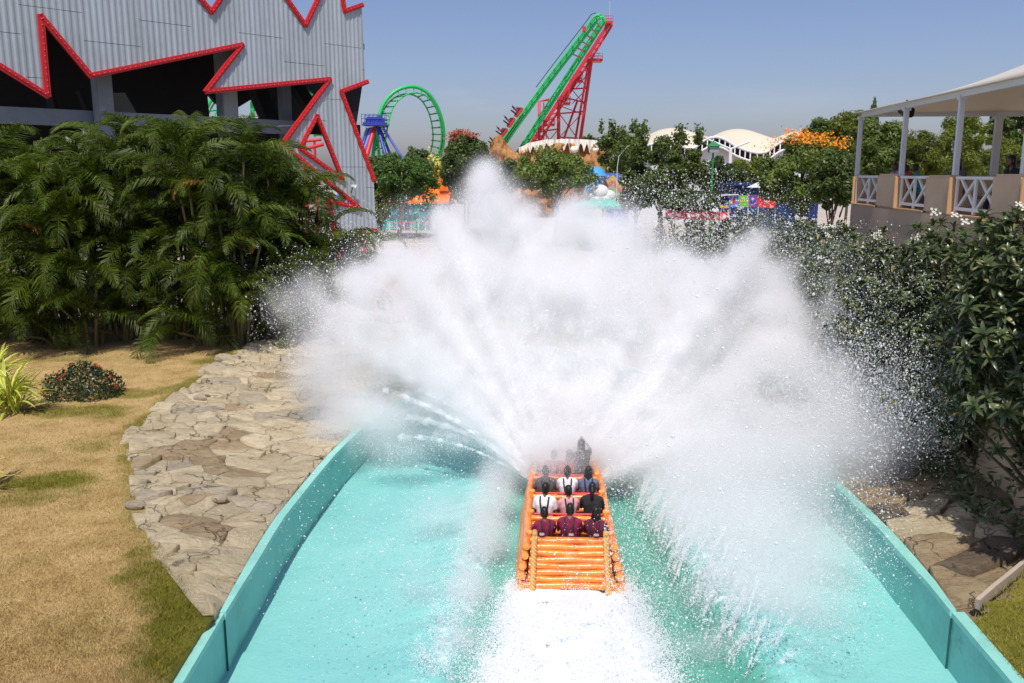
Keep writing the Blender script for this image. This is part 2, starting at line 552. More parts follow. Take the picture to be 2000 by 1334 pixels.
# rock: pale cream flagstone with grey and brown stones
def rock_mat(name, a, b, crack):
    m, nt, bs = new_mat(name)
    p = wpos(nt)
    oi = node(nt, 'ShaderNodeObjectInfo').outputs['Random']
    n = noise_tex(nt, 1.6, 8, .72, p, .8)
    c = mixc(nt, ramp(nt, n, [(.32, 0.0), (.68, 1.0)]), a, b)
    mp = node(nt, 'ShaderNodeMapping')
    mp.inputs['Scale'].default_value = (2.2, 9, 9)
    mp.inputs['Rotation'].default_value = (0, 0, .5)
    L(nt, p, mp.inputs[0])
    st = noise_tex(nt, 1.3, 6, .75, mp.outputs[0], 1.2)
    c = mixc(nt, ramp(nt, st, [(.31, .75), (.40, 0.0)]), c, crack)
    # fine cracks of the stone itself
    wv = node(nt, 'ShaderNodeVectorMath', operation='ADD')
    nz = node(nt, 'ShaderNodeTexNoise')
    nz.inputs['Scale'].default_value = 2.0
    nz.inputs['Detail'].default_value = 5
    L(nt, p, nz.inputs['Vector'])
    L(nt, p, wv.inputs[0]); L(nt, nz.outputs['Color'], wv.inputs[1])
    vo = node(nt, 'ShaderNodeTexVoronoi', feature='DISTANCE_TO_EDGE')
    vo.inputs['Scale'].default_value = .95
    L(nt, wv.outputs[0], vo.inputs['Vector'])
    ck = ramp(nt, vo.outputs['Distance'], [(.0, 1.0), (.022, 0.0)])
    gate = ramp(nt, noise_tex(nt, .9, 3, .6, p), [(.44, 0.0), (.54, .9)])
    cm = node(nt, 'ShaderNodeMath', operation='MULTIPLY')
    L(nt, ck, cm.inputs[0]); L(nt, gate, cm.inputs[1])
    c = mixc(nt, cm.outputs[0], c, crack)
    h = node(nt, 'ShaderNodeHueSaturation')
    mr = node(nt, 'ShaderNodeMapRange')
    mr.inputs[3].default_value, mr.inputs[4].default_value = .86, 1.12
    L(nt, oi, mr.inputs[0]); L(nt, mr.outputs[0], h.inputs['Value']); L(nt, c, h.inputs['Color'])
    L(nt, h.outputs[0], bs.inputs['Base Color'])
    bs.inputs['Roughness'].default_value = .85
    bs.inputs['Specular IOR Level'].default_value = .25
    hh = node(nt, 'ShaderNodeMath', operation='ADD')
    L(nt, st, hh.inputs[0]); L(nt, noise_tex(nt, 9, 8, .75, p, .5), hh.inputs[1])
    hs2 = node(nt, 'ShaderNodeMath', operation='SUBTRACT')
    L(nt, hh.outputs[0], hs2.inputs[0]); L(nt, cm.outputs[0], hs2.inputs[1])
    bump(nt, hs2.outputs[0], 1.0, .10, bs)
    return m
m_rock = [rock_mat('cream_flagstone', (.58, .47, .29), (.80, .68, .46), (.33, .22, .12)),
          rock_mat('grey_flagstone', (.46, .39, .28), (.66, .56, .40), (.22, .16, .10)),
          rock_mat('brown_flagstone', (.38, .27, .15), (.60, .47, .29), (.18, .11, .06)),
          rock_mat('dark_rock', (.17, .125, .085), (.31, .24, .165), (.06, .045, .03))]  # darker stones, mixed at random into the right bank

# water: milky turquoise, greener where it runs deep beside the boat, white where it foams
def water_mat():
    m, nt, bs = new_mat('pool_water')
    p = wpos(nt)
    fo = node(nt, 'ShaderNodeAttribute', attribute_name='foam').outputs['Fac']
    de = node(nt, 'ShaderNodeAttribute', attribute_name='deep').outputs['Fac']
    n = noise_tex(nt, .35, 4, .6, p, .6)
    c = ramp(nt, n, [(.3, (.19, .50, .48)), (.7, (.25, .58, .55))])
    c = mixc(nt, de, c, (.095, .34, .26))
    fn = noise_tex(nt, 5.0, 8, .75, p, .4)
    mm = node(nt, 'ShaderNodeMath', operation='MULTIPLY_ADD')
    L(nt, fo, mm.inputs[0]); mm.inputs[1].default_value = 1.5
    L(nt, fn, mm.inputs[2])
    fac = ramp(nt, mm.outputs[0], [(.72, 0.0), (1.1, 1.0)])
    fw = ramp(nt, noise_tex(nt, 9, 6, .8, p, .8), [(.36, (.52, .70, .70)), (.50, (.80, .82, .83))])
    c = mixc(nt, fac, c, fw)
    L(nt, c, bs.inputs['Base Color'])
    rr = node(nt, 'ShaderNodeMapRange')
    rr.inputs[3].default_value, rr.inputs[4].default_value = .12, .9
    L(nt, fac, rr.inputs[0]); L(nt, rr.outputs[0], bs.inputs['Roughness'])
    bs.inputs['IOR'].default_value = 1.33
    bs.inputs['Specular IOR Level'].default_value = .4
    a = node(nt, 'ShaderNodeMath', operation='ADD')
    L(nt, noise_tex(nt, 2.2, 5, .6, p, .6), a.inputs[0]); L(nt, noise_tex(nt, 14, 4, .6, p), a.inputs[1])
    bump(nt, a.outputs[0], .32, .05, bs)
    return m
m_water = water_mat()

# spray: white droplets, light goes on through them
def spray_mat():
    m, nt, bs = new_mat('white_spray')
    d = node(nt, 'ShaderNodeBsdfDiffuse')
    d.inputs['Color'].default_value = (.97, .97, .985, 1)
    t = node(nt, 'ShaderNodeBsdfTranslucent')
    t.inputs['Color'].default_value = (.97, .97, .985, 1)
    x = node(nt, 'ShaderNodeMixShader')
    x.inputs[0].default_value = .46
    L(nt, d.outputs[0], x.inputs[1]); L(nt, t.outputs[0], x.inputs[2])
    L(nt, x.outputs[0], nt.nodes['Material Output'].inputs['Surface'])
    return m
m_spray = spray_mat()

# ------------------------------------------------------------------ ground
SLOPE = .042
def left_wall_x(y):
    return float(np.interp(y, [2, 11, 13, 14.5, 15.7, 17, 18.4, 19.8, 21.2, 22.8, 25, 28, 31, 33.5, 35, 44], [-4.66, -4.66, -4.72, -4.81, -4.86, -4.87, -4.80, -4.72, -4.62, -4.42, -4.0, -3.0, -1.6, .1, 1.35, 1.35]))
def right_wall_x(y):
    return float(np.interp(y, [2, 11, 13.0, 13.8, 14.9, 16.3, 18.5, 20, 22, 25, 28, 31, 33.5, 35, 44], [6.98, 7.06, 7.20, 7.34, 7.44, 7.53, 7.54, 7.50, 7.32, 6.8, 5.9, 4.5, 2.9, 1.65, 1.65]))
def gz(x, y):
    z = .80 + 1.40 * float(sstep(44, 62, y))
    return z
xs = [-900, -400, -180, -90, -50, -35, -26, -18, -12, -8, -5.2, 8.6, 11, 14, 20, 30, 50, 90, 180, 400, 900]
ys = [-60, -20, 0, 8, 14, 20, 26, 32, 38, 45, 48, 51, 54, 57, 60, 64, 70, 90, 130, 200, 350, 700, 1500]
gv, gf = [], []
for y in ys:
    for x in xs:
        gv.append((x, y, gz(x, y)))
nx = len(xs)
for j in range(len(ys) - 1):
    for i in range(nx - 1):
        if xs[i] == -5.2 and ys[j] < 45:
            continue
        gf.append((j * nx + i, j * nx + i + 1, (j + 1) * nx + i + 1, (j + 1) * nx + i))
o = link('ground', npmesh('ground', gv, gf, m_plaza))
tag(o, kind='structure')

# lawn: left bank, cut along the rock bank's edge
EDGE = [(424, 1204), (405, 1191), (354, 1124), (307, 1072), (276, 1014), (268, 952), (258, 884), (260, 848), (283, 825), (338, 778), (405, 728), (471, 684), (520, 664)]
EDGE_W = [at_z(px, py, 1.22) for px, py in EDGE]
_ey = [p.y for p in EDGE_W]
_ex = [p.x for p in EDGE_W]
def edge_x(y):
    """x where the lawn gives way to the rock bank (or to the pool wall, close by)"""
    if y < _ey[0]:
        return left_wall_x(y) - .095
    if y > _ey[-1]:
        return _ex[-1] + (y - _ey[-1]) * .55
    return interp(y, _ey, _ex)
GREENS = [((110, 940), 1.0, .75, .95), ((60, 970), .7, .5, .6), ((175, 800), 1.7, .8, .8), ((220, 770), 1.2, .7, .7), ((310, 870), .7, .9, .6), ((185, 870), .8, .8, .5),
          ((360, 760), 1.0, .8, .75), ((430, 705), 1.3, .9, .8), ((470, 690), 1.0, .9, .9), ((330, 1150), .75, 1.1, .95), ((360, 1200), .6, .9, 1.0), ((300, 1110), .55, .7, .8), ((340, 1290), .5, .8, .9),
          ((275, 1080), .4, .5, .7), ((150, 1230), .9, .7, .25), ((260, 700), 2.0, .7, .25), ((100, 700), 2.2, .5, .45), ((390, 1240), .5, .8, 1.0), ((310, 1250), .45, .5, .55), ((60, 880), .6, .3, .3)]
GW = [(at_z(px, py, 1.2), rx, ry, a) for (px, py), rx, ry, a in GREENS]
def greenness(X, Y):
    g = np.zeros_like(X)
    wob = fbm(np.stack([X * 1.3, Y * 1.3, np.zeros_like(X)], 1), 4) - .5
    for c, rx, ry, a in GW:
        q = np.sqrt(((X - c.x) / rx) ** 2 + ((Y - c.y) / ry) ** 2) + wob * 1.7
        g = np.maximum(g, a * (1 - sstep(.55, 1.25, q)))
    ed = np.array([edge_x(v) for v in Y]) - X
    strip = (1 - sstep(.1, .6, ed + wob * .8)) * .8
    g = np.maximum(g, np.where(X < 0, strip * np.where(Y > 20, 1.1, .6), .85 + wob))
    return np.clip(g + .25 * np.clip(wob * 2, 0, 1), 0, 1)
def lawn_z(X, Y):
    return 1.18 + .10 * (fbm(np.stack([X * .4, Y * .4, np.zeros_like(X)], 1), 2) - .5) + .05 * (fbm(np.stack([X * 2.5, Y * 2.5, np.zeros_like(X)], 1), 2) - .5)
lx, ly = np.arange(-30, -3.9, .22), np.arange(4, 41, .22)
XX, YY = np.meshgrid(lx, ly)
ex = np.array([edge_x(v) for v in ly])
Xf, Yf = XX.ravel().copy(), YY.ravel()
lim = np.repeat(ex + np.where(ly > 13.3, .32, -.004), len(lx))
Xf = np.minimum(Xf, lim)
nxl = len(lx)
keep = []
for j in range(len(ly) - 1):
    for i in range(nxl - 1):
        if lx[i - 1] < min(lim[j * nxl], lim[(j + 1) * nxl]):
            keep.append((j * nxl + i, j * nxl + i + 1, (j + 1) * nxl + i + 1, (j + 1) * nxl + i))
o = link('lawn', npmesh('lawn', np.stack([Xf, Yf, np.where((np.roll(Xf, 1) > lim - 1e-4) & (Yf < 13.3), .85, lawn_z(Xf, Yf) - .05 * ((Xf > lim - 1e-4) & (Yf < 13.3)))], 1), keep, m_lawn, True, {'green': greenness(Xf, Yf)}))
tag(o, kind='structure')
# grass corner on the right, in front of the rock bank
rx_, ry_ = np.arange(7.35, 14.2, .25), np.arange(4, 15.2, .25)
XX, YY = np.meshgrid(rx_, ry_)
Xr, Yr = XX.ravel(), YY.ravel()
def kerb_y(x):
    return 12.95 + (x - 7.5) * .80
keep = []
nxr = len(rx_)
for j in range(len(ry_) - 1):
    for i in range(nxr - 1):
        if ry_[j + 1] < kerb_y(rx_[i]) - .02:
            keep.append((j * nxr + i, j * nxr + i + 1, (j + 1) * nxr + i + 1, (j + 1) * nxr + i))
o = link('lawn', npmesh('lawn', np.stack([np.where(Xr < 7.4, np.array([right_wall_x(v) for v in Yr]) + .085, Xr), Yr, np.where(Xr < 7.4, .93, lawn_z(Xr, Yr) + .12 * np.maximum(Xr - 7.6, 0))], 1), keep, m_lawn, True, {'green': np.clip(greenness(Xr, Yr) + .3, 0, 1)}))
tag(o, kind='structure')

def blades(name, X, Y, Z, g, hgt, wid):
    n = len(X)
    a = RNG.uniform(0, 2 * pi, n)
    lean = RNG.uniform(0, 1, n) ** 1.0 * hgt * 1.3
    la = RNG.uniform(0, 2 * pi, n)
    h = hgt * RNG.uniform(.5, 1.2, n)
    wd = wid * RNG.uniform(.6, 1.3, n)
    B = np.stack([X, Y, Z - .01], 1)
    s = np.stack([np.cos(a) * wd, np.sin(a) * wd, np.zeros(n)], 1)
    T = B + np.stack([np.cos(la) * lean, np.sin(la) * lean, h], 1)
    V = np.stack([B - s, B + s, T], 1).reshape(-1, 3)
    F = np.arange(3 * n).reshape(-1, 3)
    r = RNG.uniform(0, 1, n)
    o = link(name, npmesh(name, V, F, m_blade, False, {'green': np.repeat(g, 3), 'rnd': np.repeat(r, 3)}))
    tag(o, kind='stuff')
N = 330000
yy = 10.5 + 24 * RNG.uniform(0, 1, N) ** 1.7
xx = -4.6 - (yy * .66 - 3.2) * RNG.uniform(0, 1, N)
exn = np.interp(yy, ly, ex)
ok = xx < exn - .02 + .09 * RNG.normal(size=N)
ok &= ~((yy < 13.4) & (xx > exn - .01))
xx, yy = xx[ok], yy[ok]
g = np.clip(greenness(xx, yy) + RNG.normal(0, .10, len(xx)), 0, 1)
exn2 = np.interp(yy, ly, ex)
blades('grass', xx, yy, lawn_z(xx, yy) - np.where(yy < 13.3, .05 * np.clip(1 - (exn2 - xx) / .22, 0, 1), 0), g, .050 + .035 * g, .006)
N = 26000
xx = RNG.uniform(7.15, 11.5, N)
yy = RNG.uniform(9.5, 15.5, N)
ok = (yy < kerb_y(xx) - .08) & (xx > np.array([right_wall_x(v) for v in yy]) + .10)
xx, yy = xx[ok], yy[ok]
blades('grass', xx, yy, lawn_z(xx, yy) + .12 * np.maximum(xx - 7.6, 0) - .18 * np.clip(1 - (xx - 7.2) / .3, 0, 1), np.clip(.85 + RNG.normal(0, .12, len(xx)), 0, 1), .075, .006)

m_coping = M('pale_turquoise_paint', (.27, .60, .53), .45, .10, 1.5, .15, 30, .01, dirt=(.18, .46, .40), dscale=1.2)
m_step_shade = M('painted_step_shade', (.022, .10, .10), .6, .3, 3)  # dark teal standing in for shade on the wall step's end face
# ------------------------------------------------------------------ pool: walls and water
def wall_strip(fx_in, fx_out, y0, y1, ztop, zbot=-.8, step=1.0):
    mb, cop = MB(), MB()
    n = max(2, int((y1 - y0) / step))
    ysq = [lerp(y0, y1, k / n) for k in range(n + 1)]
    def ring(f0, f1, z0, z1, mbx):
        vs, fs = [], []
        for y in ysq:
            a, b = f0(y), f1(y)
            vs += [(a, y, z0), (b, y, z0), (b, y, z1), (a, y, z1)]
        for k in range(n):
            for q in range(4):
                fs.append((k * 4 + q, k * 4 + (q + 1) % 4, k * 4 + 4 + (q + 1) % 4, k * 4 + 4 + q))
        fs += [(0, 1, 2, 3), (n * 4 + 3, n * 4 + 2, n * 4 + 1, n * 4)]
        mbx.add(vs, fs)
    e = .012 if fx_in(y0) > fx_out(y0) else -.012
    ring(fx_in, fx_out, zbot, ztop - .10, mb)
    ring(lambda y: fx_in(y) + e, lambda y: fx_out(y) - e, ztop - .10, ztop, cop)
    return mb, cop
def pool_wall(label, segs):
    t = thing('pool_wall', label, 'wall', (segs[0][0](segs[0][2]), segs[0][2], 0))
    y_, a_, b_ = segs[1][2], segs[1][0](segs[1][2]), segs[1][1](segs[1][2])
    MB().box(((a_ + b_) / 2, y_ - .012, .05), (abs(a_ - b_) + .006, .016, 1.68)).build('step_shade_strip', m_step_shade, t)  # added thin box: shade of the step's end, put in as colour
    for fi, fo, y0, y1, zt in segs:
        a, c = wall_strip(fi, fo, y0, y1, zt)
        a.build('wall_face', m_pool, t)
        c.build('coping', m_coping, t)
    return t
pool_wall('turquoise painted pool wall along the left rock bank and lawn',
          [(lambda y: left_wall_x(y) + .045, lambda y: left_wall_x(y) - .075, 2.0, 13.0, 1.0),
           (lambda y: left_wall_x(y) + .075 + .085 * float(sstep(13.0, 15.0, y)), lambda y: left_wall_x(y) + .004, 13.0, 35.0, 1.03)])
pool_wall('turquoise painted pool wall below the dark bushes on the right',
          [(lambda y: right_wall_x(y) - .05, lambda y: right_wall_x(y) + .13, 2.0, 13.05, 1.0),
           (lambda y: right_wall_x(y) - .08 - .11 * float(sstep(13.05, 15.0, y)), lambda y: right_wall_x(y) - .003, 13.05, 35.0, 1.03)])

def boat_x(y):
    return 1.17 + .036 * (y - 16.7)
def sR(y):
    return 1.72 + .115 * (18.4 - y)
def sL(y):
    return 1.30 + .07 * (18.4 - y)
wx = np.concatenate([np.arange(-5.0, -2.2, .14), np.arange(-2.2, 6.0, .06), np.arange(6.0, 8.3, .14)])
wy = np.concatenate([np.arange(2, 9.5, .4), np.arange(9.5, 22, .06), np.arange(22, 44.4, .35)])
XX, YY = np.meshgrid(wx, wy)
X, Y = XX.ravel(), YY.ravel()
S = X - boat_x(Y)
P0 = np.zeros_like(X)
near = 1 - sstep(21.5, 24, Y)
lump = fbm(np.stack([X * 2.6, Y * 1.8, P0], 1), 5)
lump2 = fbm(np.stack([X * .8, Y * .8, P0 + 5], 1), 3)
fray = fbm(np.stack([X * 4.5, Y * 2.2, P0 + 3], 1), 4)
hw = np.where(Y < 15.9, 1.03 + .125 * (15.9 - Y), 1.05) + .45 * (lump - .5) + .7 * (fray - .5)
wake = (1 - sstep(-.22, .22, np.abs(S) - hw)) * (1 - sstep(15.9, 16.4, Y))
dR, dL = S - sR(Y), -S - sL(Y)
ridR = sstep(-.15, .55, dR) * (1 - sstep(.5, 2.6, dR)) * near
ridL = sstep(-.15, .5, dL) * (1 - sstep(.4, 2.0, dL)) * near
rib = fbm(np.stack([X * 1.2 + Y * 1.0, Y * 6.5 - X * 3.0, P0 + 9], 1), 3)
Z = .035 * (lump2 - .5) + wake * (.04 + .26 * (lump - .25)) * (.35 + .65 * (1 - sstep(14.6, 15.9, Y))) + ridR * (.42 + .30 * (rib - .5)) + ridL * (.16 + .12 * (rib - .5))
trough = np.exp(-((np.abs(S) - 1.75) / .45) ** 2) * near
Z -= .10 * trough
groove = np.exp(-((S - .66 - .05 * (lump - .5)) / .045) ** 2) * wake
Z -= .10 * groove
foam = wake * (1.15 + .2 * (lump - .5)) * (1 - .95 * groove * sstep(.36, .50, rib))
foam = np.maximum(foam, ridR * (.04 + .26 * sstep(.56, .70, rib)) * sstep(0, .5, dR) * sstep(11.5, 14.5, Y))
foam = np.maximum(foam, ridL * (.10 + .4 * (lump - .4)))
deep = np.clip(near * (1 - sstep(.2, .9, np.minimum(dR, 5))) * sstep(.2, .9, S) + .75 * near * (1 - sstep(.0, .6, dL)) * sstep(.2, .9, -S), 0, 1)
nxw = len(wx)
J, I = np.meshgrid(np.arange(len(wy) - 1), np.arange(nxw - 1), indexing='ij')
b = (J * nxw + I).ravel()
Fw = np.stack([b, b + 1, b + nxw + 1, b + nxw], 1)
cx, cyv = X[Fw].mean(1), Y[Fw].mean(1)
inside = (np.abs(cx - boat_x(cyv)) < .78) & (cyv > 16.35) & (cyv < 21.2)
Fw = Fw[~inside]
o = link('water', npmesh('water', np.stack([X, Y, Z], 1), Fw, m_water, True, {'foam': np.clip(foam, 0, 1), 'deep': deep}))
tag(o, kind='structure')

# ------------------------------------------------------------------ rock banks: every flagstone its own piece
def clip_half(poly, px, py, nx_, ny_):
    """keep the side of the line through (px, py) that the normal does not point to"""
    out = []
    m = len(poly)
    for i in range(m):
        ax, ay = poly[i]
        bx, by = poly[(i + 1) % m]
        da = (ax - px) * nx_ + (ay - py) * ny_
        db = (bx - px) * nx_ + (by - py) * ny_
        if da <= 0:
            out.append((ax, ay))
        if da * db < 0:
            t = da / (da - db)
            out.append((ax + (bx - ax) * t, ay + (by - ay) * t))
    return out
def stone_mesh(poly, zf, gap, rnd, rough=.035, rel=1.0):
    cx_ = sum(p[0] for p in poly) / len(poly)
    cy_ = sum(p[1] for p in poly) / len(poly)
    size = sqrt(max(1e-6, sum((p[0] - cx_) ** 2 + (p[1] - cy_) ** 2 for p in poly) / len(poly)))
    # walk the outline with extra points, uneven
    per = []
    m = len(poly)
    for i in range(m):
        a, b2 = poly[i], poly[(i + 1) % m]
        l = sqrt((a[0] - b2[0]) ** 2 + (a[1] - b2[1]) ** 2)
        k = max(1, int(l / .16))
        for q in range(k):
            t = q / k
            per.append((lerp(a[0], b2[0], t), lerp(a[1], b2[1], t)))
    n = len(per)
    rings = []
    tilt = (rnd.uniform(-.12, .12) * rel, rnd.uniform(-.12, .12) * rel)
    lift = rnd.uniform(-.03, .06) * rel
    for inset, dz in ((gap, -.22), (gap, -.012), (gap + .016, 0.0), (gap + .3 * size, .012), (gap + .62 * size, .02)):
        row = []
        for (x, y) in per:
            d = sqrt((x - cx_) ** 2 + (y - cy_) ** 2) + 1e-6
            wob = (n1(x * 5, y * 5, 1.0, 3) - .5) * .12
            k = max(.08, 1 - (inset + max(-gap * .6, wob if inset < .1 else 0)) / d)
            X_, Y_ = cx_ + (x - cx_) * k, cy_ + (y - cy_) * k
            z = zf(X_, Y_) + lift + tilt[0] * (X_ - cx_) + tilt[1] * (Y_ - cy_) + dz + (n1(X_ * 3.1, Y_ * 3.1, 4.0, 3) - .5) * rough * 3.2
            row.append((X_, Y_, z))
        rings.append(row)
    vs = [p for r in rings for p in r]
    zc = sum(p[2] for p in rings[-1]) / n + .005
    vs.append((cx_, cy_, zc))
    fs = []
    for r in range(len(rings) - 1):
        for k in range(n):
            fs.append((r * n + k, r * n + (k + 1) % n, (r + 1) * n + (k + 1) % n, (r + 1) * n + k))
    b0 = (len(rings) - 1) * n
    for k in range(n):
        fs.append((b0 + k, b0 + (k + 1) % n, len(vs) - 1))
    return vs, fs
def voronoi(seeds, box, stretch):
    res = []
    A = np.array(seeds)
    for i, (x, y) in enumerate(seeds):
        poly = [(box[0], box[1]), (box[2], box[1]), (box[2], box[3]), (box[0], box[3])]
        d = ((A[:, 0] - x) * stretch[0]) ** 2 + ((A[:, 1] - y) * stretch[1]) ** 2
        for j in np.argsort(d)[1:22]:
            mx, my = (x + A[j, 0]) / 2, (y + A[j, 1]) / 2
            poly = clip_half(poly, mx, my, (A[j, 0] - x) * stretch[0] ** 2, (A[j, 1] - y) * stretch[1] ** 2)
            if len(poly) < 3:
                break
        res.append(poly)
    return res
def left_bank_z(x, y):
    e, wl = edge_x(y), left_wall_x(y)
    t = min(1, max(0, (x - e) / max(.3, wl - e)))
    return lerp(1.27, 1.01, t) + .10 * sin(pi * t) * (n1(x * .7, y * .7, 2.0, 2) - .35) * 2.2
rs = random.Random(5)
seeds = []
yv = 13.1
while yv < 42:
    e, wl = edge_x(yv), left_wall_x(yv)
    x = e + .12
    while x < wl:
        tt = (x - e) / max(.5, wl - e)
        sp = (.52 if tt < .33 else (.85 if tt < .6 else 1.15)) * (1 if yv < 25 else 1.3)
        if rs.random() < (1.0 if tt < .33 else .62):
            seeds.append((x + rs.uniform(-.32, .32) * sp, yv + rs.uniform(-.45, .45) * sp))
        x += sp * rs.choice((.5, .8, 1.1, 1.5))
    yv += rs.uniform(.50, .74) * (1 if yv < 25 else 1.6)
seeds += [(-4.95, 12.95), (-5.2, 13.0)]
seeds = [q for q in seeds if q[0] < left_wall_x(q[1]) - .55 or q[1] < 13.1]
yw = 13.7
while yw < 34:
    seeds.append((left_wall_x(yw) - rs.uniform(.18, .42), yw))
    yw += rs.uniform(.6, 1.1)
cells = voronoi(seeds, (-16, 12.4, -2, 43), (.85, 1.2))
bank = thing('rock_bank', None, None, (-7, 22, 1.0))
bank['kind'] = 'structure'
bm_ = MB()
rows = []
for k in range(60):
    y = lerp(12.6, 43.8, k / 59)
    e, wl = edge_x(y) - .15, left_wall_x(y) - .01
    rows.append([(lerp(e, wl, t / 12), y, left_bank_z(lerp(e, wl, t / 12), y) - .09) for t in range(13)])
bm_.grid(rows)
bm_.build('mortar_bed', m_rock[0], bank)
NST = 0
for (x, y), poly in zip(seeds, cells):
    if len(poly) < 3 or not (edge_x(y) - .1 < x < left_wall_x(y) - .02):
        continue
    wl = left_wall_x(y) - .012
    poly = clip_half(poly, wl, y, 1, -(left_wall_x(y + .5) - left_wall_x(y - .5)))
    sl_ = (edge_x(y + .5) - edge_x(y - .5))
    poly = clip_half(poly, edge_x(y) + .10 - .40 * rs.random(), y, -1, sl_)
    poly = clip_half(poly, 0, 12.72, 0, -1)
    if len(poly) < 3:
        continue
    t = (x - edge_x(y)) / max(.5, wl - edge_x(y))
    brown = max(0, 1 - sqrt(((x + 8.0) / 1.1) ** 2 + ((y - 20.2) / 1.3) ** 2)) + max(0, 1 - sqrt(((x + 7.0) / .8) ** 2 + ((y - 17.6) / .8) ** 2))
    if rs.random() < brown * 1.3:
        mi = 2
    elif rs.random() < .12 + .06 * (t > .5):
        mi = 1
    elif rs.random() < .12 * (t > .25):
        mi = 2
    else:
        mi = 0
    vs, fs = stone_mesh(poly, left_bank_z, rs.choice((.001, .002, .004, .007, .014)), rs, .05, 1.1 if t < .4 else .45)
    MB().add(vs, fs, True).build('flagstone', m_rock[mi], bank)
    NST += 1
    if NST > 299:
        break
# loose lumps along the bank's lawn side
for px, py, sz in ((440, 700, .30), (490, 692, .26), (300, 812, .16), (265, 985, .16), (430, 972, .14), (280, 940, .14), (395, 775, .2)):
    c = at_z(px, py, 1.3)
    mb = MB()
    vs = []
    mb.ball((0, 0, 0), (sz * 1.2, sz * .8, sz * .6), 9, 6)
    for v in mb.v:
        f_ = .7 + .7 * n1(v[0] * 4 + px, v[1] * 4, v[2] * 4, 2)
        vs.append((c.x + v[0] * f_, c.y + v[1] * f_, c.z - .02 + v[2] * f_))
    mb.v = vs
    mb.sm = [False] * len(mb.f)
    mb.build('rock', m_rock[1], bank)

def right_bank_z(x, y):
    d = min(4.5, max(0, x - max(7.4, right_wall_x(y))))
    return 1.01 + .12 * d + .05 * d * d * .5 + .12 * (n1(x * .8, y * .8, 7.0, 2) - .5)
bank2 = thing('rock_bank', None, None, (9, 22, 1.0))
bank2['kind'] = 'structure'
rows = []
for k in range(50):
    y = lerp(11.0, 43.8, k / 49)
    wl = right_wall_x(y) + .01
    rows.append([(lerp(wl, 16, (t / 16) ** 1.3), y, right_bank_z(lerp(wl, 16, (t / 16) ** 1.3), y) - .10) for t in range(17)])
MB().grid(rows).build('soil_bed', m_rock[2], bank2)
seeds = []
yv = 13.2
while yv < 34:
    x = right_wall_x(yv) + .3
    while x < 11.2:
        seeds.append((x + rs.uniform(-.35, .35), yv + rs.uniform(-.4, .4)))
        x += rs.choice((.7, 1.0, 1.4))
    yv += rs.uniform(.7, 1.15) * (1 if yv < 22 else 1.5)
cells = voronoi(seeds, (6, 12, 13, 36), (1.0, 1.1))
for (x, y), poly in zip(seeds, cells):
    if len(poly) < 3 or x < right_wall_x(y) or y < kerb_y(x) + .1:
        continue
    poly = clip_half(poly, right_wall_x(y) + .012, y, -1, right_wall_x(y + .5) - right_wall_x(y - .5))
    poly = clip_half(poly, 8.0, kerb_y(8.0) + .12, .82, -1)
    if len(poly) < 3:
        continue
    big = (x - 9.2) ** 2 + (y - 16.2) ** 2 < 2.2
    vs, fs = stone_mesh(poly, right_bank_z, rs.uniform(.006, .03), rs, .045)
    MB().add(vs, fs, True).build('flagstone', m_rock[0] if big else m_rock[rs.choice((2, 2, 3, 3, 1))], bank2)
mb = MB()
pts = [(7.5 + t * .45, kerb_y(7.5 + t * .45) + .02) for t in range(12)]
for (a, b2) in zip(pts[:-1], pts[1:]):
    za, zb = lawn_z(np.array([a[0]]), np.array([a[1]]))[0] + .12 * max(a[0] - 7.6, 0) - .02, lawn_z(np.array([b2[0]]), np.array([b2[1]]))[0] + .12 * max(b2[0] - 7.6, 0) - .02
    mb.bar((a[0], a[1], za), (b2[0], b2[1], zb), .07, .18)
one('kerb', mb, m_kerb, 'narrow stone kerb between rock bank and grass corner', 'kerb', (7.5, 13.3, 1.0))

# ------------------------------------------------------------------ corrugated show building on the left
FP = Vector((-22.8, 40.0, 0))
FD = Vector((10.3, 11.0, 0)).normalized()
FN = Vector((FD.y, -FD.x, 0))                       # out of the facade, towards the pool
def fac(px, py, back=0.0):
    return at_plane(px, py, FP - FN * back, FN)
def fs_(p):
    return (p - FP).dot(FD)
bld = thing('show_building', 'grey corrugated building with jagged cut-outs edged in red', 'building', (-16, 48, 1.1))
OUT = [(-90, -75), (150, -75), (250, -75), (330, -75), (412, 24), (478, -75), (508, -75), (595, 50), (655, -75), (672, 22), (706, 10), (713, 160), (665, 179), (729, 352), (734, 452), (704, 455), (716, 520), (716, 575),
       (672, 575), (664, 500), (640, 392), (701, 406), (550, 282), (643, 155), (401, 179), (472, 88), (176, 148), (78, 31), (92, 187), (-90, 74)]
HOLE = [(618, 226), (668, 350), (584, 290)]
Po = [fac(*p) for p in OUT]
Ph = [fac(*p) for p in HOLE]
tri = tessellate_polygon([Po, Ph])
allp = Po + Ph
bm = bmesh.new()
bv = [bm.verts.new((fs_(p), p.z, 0)) for p in allp]
for t in tri:
    try:
        bm.faces.new([bv[i] for i in t])
    except ValueError:
        pass
smin, smax = min(v.co.x for v in bv), max(v.co.x for v in bv)
PER = .30
cuts = []
s = smin - smin % PER
while s < smax:
    cuts += [s, s + PER * .22, s + PER * .5, s + PER * .72]
    s += PER
def bisect(co, no):
    bmesh.ops.bisect_plane(bm, geom=bm.verts[:] + bm.edges[:] + bm.faces[:], plane_co=co, plane_no=no, dist=1e-5)
SHW = PER * 9
zrows = [-2.0, 3.2, 7.1, 11.0, 14.1, 17.4, 20.6]
for z in zrows:
    bisect((0, z, 0), (0, 1, 0))
    bisect((0, z + 1.25, 0), (0, 1, 0))
for s in cuts:
    bisect((s, 0, 0), (1, 0, 0))
